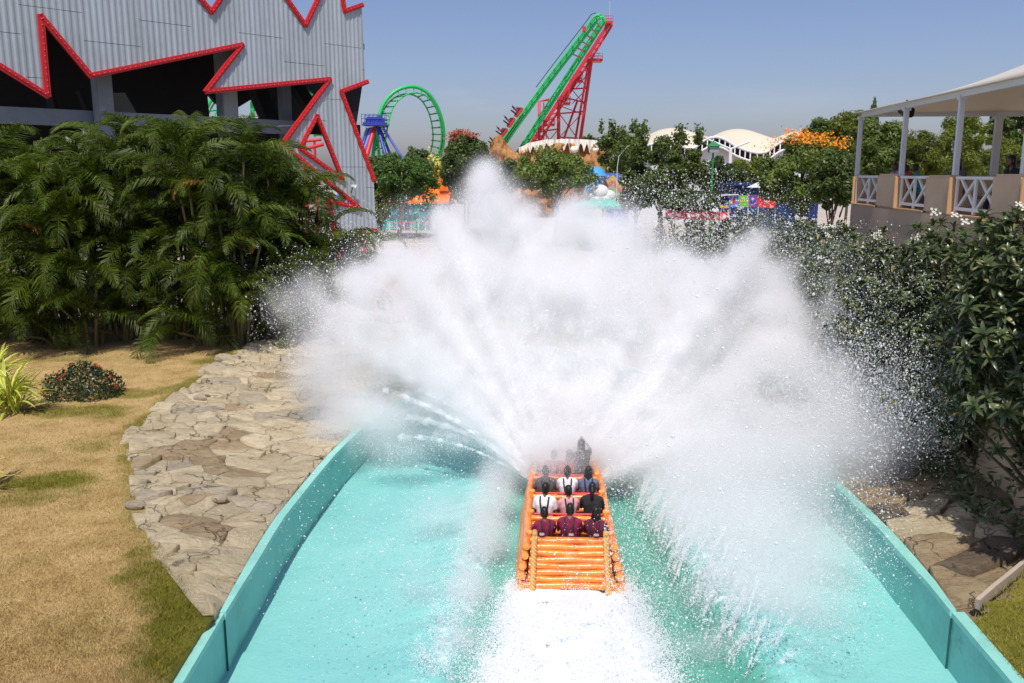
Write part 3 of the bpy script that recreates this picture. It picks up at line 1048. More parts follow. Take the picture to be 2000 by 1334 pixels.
def prof(s):
    t = ((s + 1e-4) % PER) / PER
    return .03 if t < .20 else (0.0 if .45 < t < .70 else (.03 * (1 - (t - .2) / .25) if t <= .45 else .03 * (t - .70) / .3))
cells_ = {}
for f in bm.faces:
    c = f.calc_center_median()
    ci = int((c.x - smin) // SHW)
    zz = c.y - (1.25 if ci % 2 else 0)
    ri = sum(1 for z in zrows if zz > z)
    cells_.setdefault((ci, ri), []).append([(v.co.x, v.co.y) for v in f.verts])
for (ci, ri), polys in sorted(cells_.items()):
    mb = MB()
    idx = {}
    vs, fs = [], []
    for poly in polys:
        f = []
        for (s, z) in poly:
            key = (round(s, 4), round(z, 4))
            if key not in idx:
                idx[key] = len(vs)
                p = FP + FD * s + FN * (prof(s) + .004 * ((ci + ri) % 3) + .012)
                z0 = zrows[min(len(zrows) - 1, ri)] + (1.25 if ci % 2 else 0)
                low = zrows[max(0, ri - 1)] + (1.25 if ci % 2 else 0)
                zz = z + (.022 if z - low < .02 else 0)
                vs.append((p.x, p.y, zz))
            f.append(idx[key])
        fs.append(f)
    mb.add(vs, fs)
    mb.build('cladding_sheet', m_cladding, bld)
bm.free()
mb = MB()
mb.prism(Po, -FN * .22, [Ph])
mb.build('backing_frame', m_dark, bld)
bulbs = MB()
def trim(path, wd=.26, closed=False):
    P = [fac(*p) for p in path]
    n = len(P)
    for i in range(n if closed else n - 1):
        a, b = P[i], P[(i + 1) % n]
        d = (b - a).normalized()
        a2, b2 = a - d * .06, b + d * .06
        mb = MB()
        mb.bar(a2 + FN * (.06 + .004 * (i % 2)), b2 + FN * (.06 + .004 * (i % 2)), wd, .17, up=FN)
        mb.bar(a2 + FN * .15, b2 + FN * .15, wd * .32, .05, up=FN)
        mb.build('red_trim', m_red, bld)
        m = max(2, int((b - a).length / .26))
        for k in range(m):
            bulbs.ball(a + (b - a) * ((k + .5) / m) + FN * .185, .026, 5, 4)
trim([(-90, 74), (92, 187), (78, 31), (176, 148), (472, 88), (401, 179), (643, 155), (550, 282), (701, 406), (640, 392), (664, 500), (668, 540)])
trim([(330, -75), (412, 24), (478, -75)])
trim([(508, -75), (595, 50), (655, -75), (672, 22), (706, 10)])
trim([(716, 160), (665, 179), (729, 352)])
trim([(736, 450), (704, 455), (716, 515)])
trim(HOLE, .24, True)
o = bulbs.build('trim_bulbs', m_bulb, bld)
o['kind'] = 'stuff'
# return of the wall in the notch on the right edge
a, b, c = fac(713, 161), fac(667, 180), fac(697, 268)
MB().prism([a - FN * .23, b - FN * .23, c - FN * .23], -FN * 1.3).build('notch_return', m_dark, bld)
mb = MB()
e = fac(703, 170, 1.2)
mb.bar(fac(697, 172, 1.6), fac(693, 228, 1.6), .12)
mb.build('notch_edge', m_red, bld)
# columns and beam behind the skin
def fcol(px, py, back, wd, z0, z1, name='column', mat=m_concrete):
    p = fac(px, py, back)
    mb = MB()
    R = Matrix((FD, -FN, Vector((0, 0, 1)))).transposed()
    mb.box((p.x, p.y, (z0 + z1) / 2), (wd, wd * .9, z1 - z0), R, bev=.03)
    return mb.build(name, mat, bld)
fcol(203, 220, 1.5, .78, 1.0, 15.0)
fcol(444, 210, 1.9, .90, 1.0, 15.0)
fcol(556, 200, 2.8, .62, 1.0, 15.0)
zt, zb = fac(300, 223, 2.2).z, fac(300, 252, 2.2).z
mb = MB()
p0, p1 = fac(-120, 230, 2.2), fac(600, 245, 2.2)
mb.bar((p0.x, p0.y, (zt + zb) / 2), (p1.x, p1.y, (zt + zb) / 2), .5, zt - zb)
mb.build('ring_beam', m_concrete, bld)
mb = MB()
p0, p1 = fac(560, 242, 2.6), fac(700, 246, 2.6)
mb.bar((p0.x, p0.y, zb + .4), (p1.x, p1.y, zb + .4), .4, .7)
mb.build('ring_beam', m_dark, bld)
# dark floor of the hall above, and the dark structure behind with gaps to the sky
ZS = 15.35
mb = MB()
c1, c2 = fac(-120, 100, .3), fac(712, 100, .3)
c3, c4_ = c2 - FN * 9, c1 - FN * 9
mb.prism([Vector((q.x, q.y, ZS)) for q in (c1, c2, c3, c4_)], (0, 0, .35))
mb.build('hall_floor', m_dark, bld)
def top15(px):
    p = fac(px, 100, 6.0)
    return Vector((p.x, p.y, ZS - .01))
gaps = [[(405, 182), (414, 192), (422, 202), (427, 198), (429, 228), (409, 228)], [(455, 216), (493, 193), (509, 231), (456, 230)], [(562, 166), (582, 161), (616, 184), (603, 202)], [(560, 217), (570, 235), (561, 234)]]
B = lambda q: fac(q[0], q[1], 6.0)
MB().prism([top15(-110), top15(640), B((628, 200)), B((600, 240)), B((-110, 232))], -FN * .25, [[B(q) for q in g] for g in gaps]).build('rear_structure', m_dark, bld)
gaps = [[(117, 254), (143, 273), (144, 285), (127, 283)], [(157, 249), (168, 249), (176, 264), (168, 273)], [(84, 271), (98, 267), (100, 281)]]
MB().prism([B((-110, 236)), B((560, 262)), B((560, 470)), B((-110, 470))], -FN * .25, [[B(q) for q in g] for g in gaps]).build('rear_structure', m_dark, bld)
for a, b, wd_ in ((fac(96, 180, 3), fac(125, 300, 3), .35), (fac(160, 175, 3.2), fac(205, 290, 3.2), .5), (fac(560, 140, 3.6), fac(625, 240, 3.6), .7), (fac(500, 170, 3.6), fac(530, 240, 3.6), .8)):
    MB().bar(a, b, wd_).build('raker', m_dark, bld)
mb = MB()
mb.prism([fac(212, 182, 3.4), fac(244, 181, 3.4), fac(267, 220, 3.4), fac(214, 220, 3.4)], -FN * .12)
mb.build('stair_panel', M('dull_stair_panel', (.16, .165, .14), .8), bld)
mb = MB()
mb.bar(fac(545, 246, .9), fac(574, 245, .9), .07)
mb.bar(fac(528, 247, 1.0), fac(545, 247, 1.0), .05)
mb.build('tube_light', m_white, bld)
# camera on a bracket
p = fac(684, 363)
t = thing('security_camera', 'small white security camera on a bracket on the corrugated wall', 'camera', p)
MB().bar(p + FN * .05 + Vector((0, 0, -.45)), p + FN * .3, .035).build('bracket', m_dark, t)
mb = MB()
mb.box(p + FN * .36, (.34, .16, .15), rotz(.5), bev=.02)
mb.ball(p + FN * .42 + Vector((.05, 0, -.1)), .07, 8, 6)
mb.build('housing', m_white, t)

# ------------------------------------------------------------------ areca palms in front of it
def frond_mesh(k, Lf, up, droop, dead=False):
    r = random.Random(100 + k)
    pts, p, ang = [], Vector((0, 0, 0)), up
    n = 14
    for i in range(n + 1):
        pts.append(p.copy())
        p = p + Vector((0, cos(ang), sin(ang))) * (Lf / n)
        ang -= droop / n * (.4 + 1.2 * i / n)
    V, F, R = [], [], []
    def quad(a, b, c, d, rn):
        m = len(V)
        V.extend([a, b, c, d]); F.append((m, m + 1, m + 2, m + 3)); R.extend([rn] * 4)
    for i in range(n):
        wd = .022 * (1 - .7 * i / n)
        a, b = pts[i], pts[i + 1]
        x = Vector((wd, 0, 0))
        quad(a - x, a + x, b + x * .9, b - x * .9, .9)
        zz = Vector((0, -.01, wd * 1.2))
        quad(a - x, a + zz, b + zz, b - x, .9)
    NL = 42
    for i in range(NL):
        t = .16 + .83 * i / (NL - 1)
        f = t * n
        j = min(n - 1, int(f))
        base = pts[j].lerp(pts[j + 1], f - j)
        tg = (pts[j + 1] - pts[j]).normalized()
        nn = Vector((1, 0, 0)).cross(tg)
        ll = Lf * .28 * (sin(pi * min(1, .12 + t * .9)) ** .6) * r.uniform(.85, 1.1) * (.55 if t > .95 else 1)
        for sd in (-1, 1):
            fw = .55 + .5 * t + r.uniform(-.1, .1)
            lift = .34 + r.uniform(-.12, .12)
            d = (Vector((sd, 0, 0)) * cos(fw) + tg * sin(fw)).normalized()
            d1 = (d + nn * lift).normalized()
            d2 = (d - nn * .15 + Vector((0, 0, -.45 - (.6 if dead else 0)))).normalized()
            m1 = base + d1 * ll * .5
            m2 = m1 + d2 * ll * .5
            wv = tg * .024 * r.uniform(.8, 1.2)
            rn = r.uniform(0, .92) if r.random() < .95 else 1.0
            quad(base - wv * .5, base + wv * .5, m1 + wv, m1 - wv, rn)
            quad(m1 - wv, m1 + wv, m2 + wv * .12, m2 - wv * .12, rn)
    return npmesh('frond', V, F, m_frond_dead if dead else m_frond, False, {'rnd': R})
FR = [frond_mesh(k, random.uniform(2.7, 3.6), random.uniform(.85, 1.2), random.uniform(2.1, 3.1)) for k in range(9)]
FR_DEAD = [frond_mesh(50 + k, 1.9, .35, 2.6, True) for k in range(2)]
SKY_X = [-80, 0, 60, 110, 160, 210, 240, 330, 400, 440, 500, 560, 600, 640, 670]
SKY_Y = [248, 258, 262, 298, 300, 285, 250, 240, 228, 245, 268, 300, 345, 420, 490]
ORD = ['first', 'second', 'third', 'fourth', 'fifth', 'sixth', 'seventh', 'eighth', 'ninth', 'tenth', 'eleventh', 'twelfth', 'thirteenth', 'fourteenth', 'fifteenth']
rp = random.Random(21)
def palm(px, Y, label, row, dead=0):
    x = at_y(px, 620, Y).x
    z0 = 1.12
    t = thing('areca_palm', label, 'palm', (x, Y, z0), 'areca palms along the corrugated building')
    ztop = at_y(px, interp(px, SKY_X, SKY_Y), Y).z - 1.15
    hs = [1.0, .90, .78, .67, .56, .45, .34, .22, .10] if row == 0 else [1.0, .90, .76, .60, .42]
    for k, h in enumerate(hs):
        a = rp.uniform(0, 2 * pi)
        if row == 0 and k > 2:
            a = rp.uniform(-pi * .85, -.15 * pi)
        z1 = z0 + (ztop - z0) * h * rp.uniform(.93, 1.0)
        b = Vector((x + .35 * cos(a), Y + .35 * sin(a), z0))
        lean = rp.uniform(.25, .8) * (1.0 if k else .3) + (.5 if row == 0 and k > 3 else 0)
        tp = Vector((x + (.35 + lean) * cos(a), Y + (.35 + lean) * sin(a), z1))
        mid = (b + tp) / 2 + Vector((-.2 * cos(a), -.2 * sin(a), .1))
        MB().tube([b, mid, tp], [.075, .06, .05], 7).build('stem', m_palmstem, t)
        nf = 7 if row == 0 else 6
        off = rp.uniform(0, 6.3)
        for q in range(nf):
            az = off + 2 * pi * q / nf + rp.uniform(-.3, .3)
            isd = dead > 0 and q == 0 and k in (1, 3)
            o = link('frond', rp.choice(FR_DEAD if isd else FR), t, tp - Vector((x, Y, z0)) + Vector((0, 0, -.1 * q / nf)))
            s_ = rp.uniform(.85, 1.22) * (.95 if k > 4 else 1)
            o.scale = (s_, s_, s_)
            tilt = rp.choice((-.55, -.2, .0, .12, .3)) + rp.uniform(-.1, .1)
            o.rotation_euler = (tilt, rp.uniform(-.25, .25), az)
n = 13
for i in range(n):
    px = lerp(-45, 646, i / (n - 1)) + rp.uniform(-10, 10)
    Y = 35.3 + 1.1 * sin(i * 1.3) + (1.2 if i > 9 else 0) + .5 * (i / n)
    if i == 0:
        lab = 'feathery green palm at the very left end of the front palm row'
    elif i == n - 1:
        lab = 'low drooping palm at the right end of the front palm row, beside the spray'
    else:
        lab = 'feathery green palm, %s from the left in the front palm row' % ORD[i]
    palm(px, Y, lab, 0, dead=1 if i in (0, 2, 7, 9) else 0)
n = 10
for i in range(n):
    px = lerp(-60, 590, i / (n - 1)) + rp.uniform(-12, 12)
    palm(px, 38.2 + .6 * cos(i * 2.1), 'tall green palm, %s from the left in the rear palm row against the building' % ORD[i], 1, dead=1 if i in (3, 7) else 0)

# ------------------------------------------------------------------ plants on the lawn
def strap_leaf(k):
    r = random.Random(k)
    Lf, n = r.uniform(.8, 1.2), 6
    up, dr = r.uniform(.8, 1.35), r.uniform(.9, 2.0)
    p, a = Vector((0, 0, 0)), up
    V, F, R = [], [], []
    for i in range(n + 1):
        t = i / n
        wd = .042 * (sin(pi * min(1, .22 + .78 * t)) ** .7) + .002
        V += [p + Vector((-wd, 0, wd * .35)), p + Vector((-wd * .35, 0, 0)), p + Vector((wd * .35, 0, 0)), p + Vector((wd, 0, wd * .35))]
        R += [1, .1, .1, 1]
        p = p + Vector((0, cos(a), sin(a))) * (Lf / n)
        a -= dr / n
    for i in range(n):
        for q in range(3):
            F.append((i * 4 + q, i * 4 + q + 1, i * 4 + 5 + q, i * 4 + 4 + q))
    return npmesh('leaf', V, F, m_varieg, True, {'rnd': R})
SL = [strap_leaf(k) for k in range(6)]
def strap_plant(px, py, label, nl, sc):
    c = at_z(px, py, 1.2)
    c.z = 1.18
    t = thing('dracaena_plant', label, 'plant', c)
    for k in range(nl):
        a = rp.uniform(0, 2 * pi)
        h = rp.uniform(0, .75) ** 1.0 * sc
        rr = rp.uniform(0, .35)
        o = link('leaf', rp.choice(SL), t, (cos(a) * rr, sin(a) * rr, h))
        s_ = rp.uniform(.75, 1.15) * sc
        o.scale = (s_, s_, s_)
        o.rotation_euler = (rp.uniform(-.7, .35), rp.uniform(-.3, .3), a - pi / 2 + rp.uniform(-.4, .4))
    return t
strap_plant(22, 805, 'yellow striped strap-leaved plant at the left edge, the lower and nearer clump', 110, 1.0)
strap_plant(-8, 757, 'yellow striped strap-leaved plant at the left edge, the upper and farther clump', 100, 1.05)

def leaf_cloud(C, Nrm, size, asp, rnd, fold=0.0, jitter=.5, rg=None):
    """pointed four-cornered leaves at C, facing roughly along Nrm"""
    rg = rg or RNG
    n = len(C)
    a = rg.normal(size=(n, 3))
    N_ = Nrm + jitter * a
    N_ /= np.linalg.norm(N_, axis=1, keepdims=True) + 1e-9
    b = rg.normal(size=(n, 3))
    U = np.cross(N_, b)
    U /= np.linalg.norm(U, axis=1, keepdims=True) + 1e-9
    W = np.cross(N_, U)
    s = (size * rg.uniform(.65, 1.25, n))[:, None]
    V = np.stack([C - U * s * .5, C + W * s * asp * .5 + N_ * s * fold, C + U * s * .5, C - W * s * asp * .5 + N_ * s * fold], 1)
    return V.reshape(-1, 3), np.arange(4 * n).reshape(-1, 4), np.repeat(rnd, 4)

def lawn_bush(px, py, rx, rz, label):
    c = at_z(px, py, 1.2)
    c.z = 1.15
    t = thing('ixora_bush', label, 'bush', c)
    n = 2600
    d = RNG.normal(size=(n, 3))
    d /= np.linalg.norm(d, axis=1, keepdims=True)
    d[:, 2] = np.abs(d[:, 2])
    rr = RNG.uniform(.55, 1.0, n) ** .5
    lump = .72 + .5 * fbm(d * 2.2 + 3, 2)
    P = d * (rr * lump)[:, None] * np.array([rx, rx * .8, rz])
    V, F, R = leaf_cloud(P, d, .12, .48, RNG.uniform(0, 1, n), .06, .7)
    o = link('foliage', npmesh('foliage', V, F, m_shrubleaf, False, {'rnd': R}), t)
    o['kind'] = 'stuff'
    fl = RNG.choice(n, 18)
    fm = MB()
    for q in range(9):
        aa = q * 2.4
        fm.ball((.035 * sqrt(q) * cos(aa), .035 * sqrt(q) * sin(aa), .02), (.018, .018, .012), 5, 4)
    fme = fm.mesh('flower_head', m_redflower)
    for i in fl:
        if d[i, 2] < .12:
            continue
        q = d[i] * (lump[i] * .98) * np.array([rx, rx * .8, rz])
        o = link('flower_head', fme, t, q)
        o.rotation_euler = Vector(d[i]).to_track_quat('Z', 'Y').to_euler()
    for k in range(6):
        a = k * 1.05
        MB().tube([c, c + Vector((.5 * rx * cos(a), .4 * rx * sin(a), rz * .6))], [.02, .01], 5).build('stem', m_bark, t)
lawn_bush(163, 772, 1.28, 1.12, 'low round dark green bush dotted with red flowers on the lawn')
# the dark tip of a shrub at the left edge lower down
strap_plant(-55, 965, 'dark strap-leaved clump just cut by the left edge, low on the lawn', 60, .9)

# ------------------------------------------------------------------ plumeria bushes on the right bank
def rosette(k):
    r = random.Random(300 + k)
    V, F, R = [], [], []
    nl = 13
    for i in range(nl):
        az = i * 2.4 + r.uniform(-.2, .2)
        el = lerp(1.15, -.25, i / (nl - 1)) + r.uniform(-.15, .15)
        ll = r.uniform(.24, .36) * (1.05 if i > 3 else .8)
        rn = r.uniform(0, .93) if r.random() < .94 else 1.0
        p, a = Vector((0, 0, -.02 * i * .4)), el
        base = len(V)
        m = 4
        for j in range(m + 1):
            tt = j / m
            wd = .046 * (sin(pi * min(1, .10 + .86 * tt ** .8)) ** .8)
            d = Vector((cos(az) * cos(a), sin(az) * cos(a), sin(a)))
            sd = Vector((-sin(az), cos(az), 0))
            up = sd.cross(d)
            V += [p - sd * wd - up * wd * .3, p, p + sd * wd - up * wd * .3]
            R += [rn] * 3
            p = p + d * (ll / m)
            a -= .22
        for j in range(m):
            for q in range(2):
                F.append((base + j * 3 + q, base + j * 3 + q + 1, base + j * 3 + 4 + q, base + j * 3 + 3 + q))
    return npmesh('leaf_rosette', V, F, m_plum, True, {'rnd': R})
RO = [rosette(k) for k in range(6)]
fm = MB()
for q in range(7):
    a0 = q * 2.4
    c = Vector((.07 * sqrt(q) * cos(a0), .07 * sqrt(q) * sin(a0), .05 + .02 * (q % 3)))
    for k in range(5):
        a = 2 * pi * k / 5 + q
        d, sd = Vector((cos(a), sin(a), .35)), Vector((-sin(a), cos(a), 0))
        fm.add([c, c + d * .028 - sd * .018, c + d * .058, c + d * .03 + sd * .018], [(0, 1, 2, 3)])
BLOSSOM = fm.mesh('blossom_cluster', m_petal)
PB = [  # x, y, ztop, half-width x, half-depth y, rosettes, label
    (9.7, 13.2, 7.45, 1.25, 1.3, 170, 'dense plumeria bush at the right edge, nearest to the camera'),
    (9.55, 15.8, 7.35, 1.25, 1.45, 180, 'dense plumeria bush below the third balcony opening'),
    (9.5, 18.4, 6.95, 1.3, 1.45, 150, 'plumeria bush with white blossoms below the pavilion wall'),
    (9.45, 21.0, 6.35, 1.35, 1.45, 130, 'plumeria bush with white blossoms below the far balcony opening'),
    (9.5, 23.7, 6.5, 1.35, 1.5, 120, 'plumeria bush below the far end of the pavilion wall'),
    (9.5, 26.6, 6.5, 1.45, 1.6, 110, 'plumeria bush just beyond the end of the pavilion'),
    (9.4, 29.8, 6.35, 1.5, 1.7, 100, 'plumeria bush with white blossoms between pavilion end and red banner'),
    (9.2, 33.2, 6.2, 1.6, 1.8, 90, 'plumeria bush with white blossoms just right of the red heart banner'),
    (8.8, 37.0, 6.1, 1.7, 1.9, 80, 'plumeria bush with white blossoms in front of the banner panels'),
    (8.0, 41.0, 6.0, 1.8, 1.8, 70, 'plumeria bush half hidden by spray before the red fence'),
    (12.6, 31.6, 6.0, 1.7, 1.6, 60, 'plumeria bush standing behind the row, close to the pavilion end wall'),
    (12.4, 35.8, 6.1, 1.8, 1.8, 60, 'plumeria bush standing behind the row, below the trees by the banner'),
    (11.9, 41.5, 6.3, 1.8, 1.8, 60, 'plumeria bush behind the row, below the orange flowering tree'),
]
for (x, y, zt, hx, hy, nr, lab) in PB:
    z0 = right_bank_z(x, y) - .15
    t = thing('plumeria_bush', lab, 'bush', (x, y, z0), 'plumeria bushes on the right bank')
    B0 = Vector((x, y, z0))
    BB = Vector((x + (.9 if y < 20 else .3), y, right_bank_z(x + .9, y) - .1))
    zlow = 3.2 if y < 14 else (2.9 if y < 17 else (2.5 if y < 20 else 2.1))
    bark = MB()
    tips = []
    for k in range(int(nr * 1.65)):
        u = rp.uniform(0, 1)
        a = rp.uniform(0, 2 * pi)
        zl2 = 1.9 if (zlow > 2.3 and rp.random() < .35) else zlow
        zz = zl2 + (zt - zl2) * (u ** .75)
        f = sqrt(max(.05, 1 - ((zz - (zlow + zt) * .5) / ((zt - zlow) * .62)) ** 2)) * rp.uniform(.6, 1.05)
        q = Vector((x + hx * f * cos(a) - .25 * f, y + hy * f * sin(a), zz))
        if zz < zlow:
            q.x = 9.9 + .07 * (y - 19) + rp.uniform(0, .45)
        if q.x > 10.25 + .07 * (q.y - 19) and q.y < 28.5:
            q.x = 10.2 + .07 * (q.y - 19) - rp.uniform(0, .3)
        tips.append(q)
    for q in tips:
        o = link('leaf_rosette', rp.choice(RO), t, q - B0)
        s_ = rp.uniform(.62, .95)
        o.scale = (s_, s_, s_)
        out = Vector((q.x - x, q.y - y, .9 + .4 * (q.z - zlow))).normalized()
        o.rotation_mode = 'QUATERNION'
        o.rotation_quaternion = out.to_track_quat('Z', 'Y') @ Quaternion((0, 0, 1), rp.uniform(0, 6.3))
    for q in tips[::9]:
        m = BB.lerp(q, .45) + Vector((.15, 0, -.1))
        bark.tube([BB + (m - BB) * .12, m, q + Vector((0, 0, -.05))], [.05, .035, .022], 5, cap=False)
    bark.tube([BB - Vector((0, 0, .1)), BB + Vector((.03, .05, .8))], [.14, .10], 8)
    bark.build('branches', m_bark, t)
    n = 1500
    d = RNG.normal(size=(n, 3))
    d /= np.linalg.norm(d, axis=1, keepdims=True)
    P = d * RNG.uniform(.3, 1.0, (n, 1)) * np.array([hx * .92, hy, (zt - zlow) * .5]) + np.array([x - .1, y, (zt + zlow) / 2])
    P[:, 0] = np.where((P[:, 0] > 10.2 + .07 * (P[:, 1] - 19)) & (P[:, 1] < 28.5), 10.1, P[:, 0])
    V, F, R = leaf_cloud(P, d + np.array([0, 0, .8]), .27, .3, RNG.uniform(0, .92, n), .03, .6)
    o = link('inner_leaves', npmesh('inner_leaves', V - np.array(B0), F, m_plum, False, {'rnd': R}), t)
    o['kind'] = 'stuff'
    nb = 2 if y < 17 else (3 if y < 20 else (5 if y < 28 else 8))
    cand = sorted(tips, key=lambda q: -q.z + rp.uniform(0, 1.6) + .5 * (q.x - x))[:nb * 2]
    for q in rp.sample(cand, min(nb, len(cand))):
        o = link('blossom_cluster', BLOSSOM, t, q - B0 + Vector((-.02, -.05, .22)))
        o.rotation_euler = ((rp.uniform(.5, 1.1), rp.uniform(-.5, .5), 0))
        s_ = rp.uniform(.45, .65)
        o.scale = (s_, s_, s_)
# undergrowth at the foot of the bushes
n = 7500
yy = RNG.uniform(14.2, 40, n)
xx = 9.3 + .02 * yy + RNG.uniform(-.5, 2.0, n)
zz = np.array([right_bank_z(a, b) for a, b in zip(xx, yy)]) + RNG.uniform(0, 1.5, n) * np.clip((xx - 9.2) / 1.0, .12, 1)
V, F, R = leaf_cloud(np.stack([xx, yy, zz], 1), np.tile([-.3, -.3, 1.0], (n, 1)), .24, .28, RNG.uniform(0, 1, n), .04, .6)
o = link('undergrowth', npmesh('undergrowth', V, F, m_plum, False, {'rnd': R}))
tag(o, kind='stuff')

# ------------------------------------------------------------------ viewing pavilion on the right
W0 = Vector((11.05, 28.7, 0))
WD = Vector((10.3 - 11.05, 19.3 - 28.7, 0)).normalized()
WN = Vector((WD.y, -WD.x, 0))
if WN.x > 0:
    WN = -WN
def wpx(px, py, back=0.0):
    return at_plane(px, py, W0 - WN * back, WN)
def ws(px, py=345):
    return (wpx(px, py) - W0).dot(WD)
def wp(s, z, back=0.0):
    p = W0 + WD * s - WN * back
    return Vector((p.x, p.y, z))
RW = Matrix((WD, WN, Vector((0, 0, 1)))).transposed()
pav = thing('viewing_pavilion', 'tan walled viewing pavilion with white posts under a cream tent roof', 'pavilion', (11.05, 28.7, 1.2))
ZT, ZF, TH = 7.95, 7.0, .32
SEND = 17.5
def wbox(s0, s1, z0, z1, b0, b1, name, mat, bev=0.0, parent=pav):
    mb = MB()
    mb.box(wp((s0 + s1) / 2, (z0 + z1) / 2, (b0 + b1) / 2), (s1 - s0, b1 - b0, z1 - z0), RW, bev=bev)
    return mb.build(name, mat, parent)
ops = [(ws(1668), ws(1713), 399), (ws(1750), ws(1808), 409), (ws(1856), ws(1938), 418), (ws(1998), ws(2092), 424)]
wbox(0, SEND, .6, ZF - .003, 0, TH, 'wall_panel', m_tan_wall)
edges_ = [0] + [v for a, b, _ in ops for v in (a, b)] + [SEND]
for k in range(0, len(edges_), 2):
    wbox(edges_[k], edges_[k + 1], ZF, ZT + .03 * (k % 4 == 2), -.004, TH + .004, 'parapet_pier', m_tan_wall, .06)
for (a, b, _) in ops:
    wbox(a + .002, a + .05, ZF + .02, ZT - .05, -.03, TH - .02, 'opening_edge', m_sunlit_trim, .012)
    wbox(a + .06, b - .01, ZF, ZF + .05, -.03, TH - .02, 'opening_sill', m_sunlit_trim, .012)
    bal = MB()
    s0, s1, zb_, zt_ = a + .08, b - .02, ZF + .17, ZT - .06
    bk = .14
    bal.box(wp((s0 + s1) / 2, zt_, bk), (s1 - s0, .10, .07), RW, bev=.012)
    br = bal.build('balustrade', m_rail, pav)
    def bbar(p, q, wd=.075, bk_=bk):
        mb = MB()
        mb.bar(wp(p[0], p[1], bk_), wp(q[0], q[1], bk_), wd, .05, up=WN)
        mb.build('balustrade_bar', m_rail, br)
    bbar((s0, zb_), (s1, zb_))
    m_ = (s0 + s1) / 2
    for sv in (s0 + .04, m_, s1 - .04):
        bbar((sv, ZF + .06), (sv, zt_), .09, bk - .004)
    for (u0, u1) in ((s0 + .08, m_ - .04), (m_ + .04, s1 - .08)):
        bbar((u0, zb_), (u1, zt_), .07, bk + .03)
        bbar((u0, zt_), (u1, zb_), .07, bk + .06)
# deck, far end wall and rear rail
mb = MB()
DP = 8.6
mb.prism([wp(0.05, ZF - .05, TH), wp(SEND, ZF - .05, TH), wp(SEND, ZF - .05, DP), wp(.05, ZF - .05, DP)], (0, 0, -.25))
mb.build('deck', m_deck, pav)
mb = MB()
mb.prism([wp(-.002, .6, TH * .1), wp(-.002, .6, DP), wp(-.002, ZT - .02, DP), wp(-.002, ZT - .02, TH * .1)], WD * .28)
mb.build('end_wall', m_tan_wall, pav)
for zz in (ZF + .45, ZF + .95):
    mb = MB()
    mb.tube([wp(.4, zz, DP), wp(SEND, zz, DP)], .035, 6)
    mb.build('rear_rail', m_grey_metal, pav)
ZB = wpx(1671, 227).z
def post(s, back, wd=.17, mat=m_grey_metal, z0=ZT - .05):
    mb = MB()
    mb.box(wp(s, (z0 + ZB) / 2, back), (wd, wd, ZB - z0), RW, bev=.012)
    mb.box(wp(s, ZB - .06, back), (wd * 1.5, wd * 1.5, .10), RW, taper=1.0)
    mb.build('post', mat, pav)
for px in (1667.5, 1753, 1857, 1991):
    post(ws(px, 290), TH / 2, .125 if px < 1990 else .15)
post(.15, 4.3, .2, z0=ZF)
post(.15, DP, .2, z0=ZF)
post(8.5, DP, .2, z0=ZF)
def rbeam(a, b, ht=.14):
    mb = MB()
    mb.bar(a, b, .12, ht)
    mb.build('roof_beam', m_grey_metal, pav)
rbeam(wp(.05, ZB + .03, TH / 2), wp(SEND, ZB + .03, TH / 2))
rbeam(wp(.05, ZB + .034, TH / 2), wp(.05, ZB + .034, DP))
rbeam(wp(.05, ZB + .03, DP), wp(SEND, ZB + .03, DP))
rows = []
NS, ND = 40, 26
for i in range(NS + 1):
    row = []
    for j in range(ND + 1):
        s, d = lerp(-.12, SEND, i / NS), lerp(-.05, DP + .3, j / ND)
        es, ed = min(s + .12, SEND + 6 - s) / 11.0, min(d + .05, DP + .3 - d) / 4.4
        r_ = max(0, min(1, es)) ** 1.0 * max(0, min(1, ed)) ** .85
        row.append(wp(s, ZB + .11 + 2.6 * r_ ** 1.2, d))
    rows.append(row)
mb = MB()
mb.grid(rows)
cano = mb.build('canopy', m_canopy, pav)
sd_ = cano.modifiers.new('thick', 'SOLIDIFY')
sd_.thickness = .03
p = wpx(1770, 216, .5)
mb = MB()
mb.box(p, (.55, .3, .26), RW @ Matrix.Rotation(.35, 3, 'Y'), bev=.03)
mb.bar(p + Vector((0, 0, .1)), p + Vector((0, 0, .3)), .04)
one('loudspeaker', mb, m_black, 'black loudspeaker hung under the pavilion roof beam beside the second post', 'loudspeaker', p)

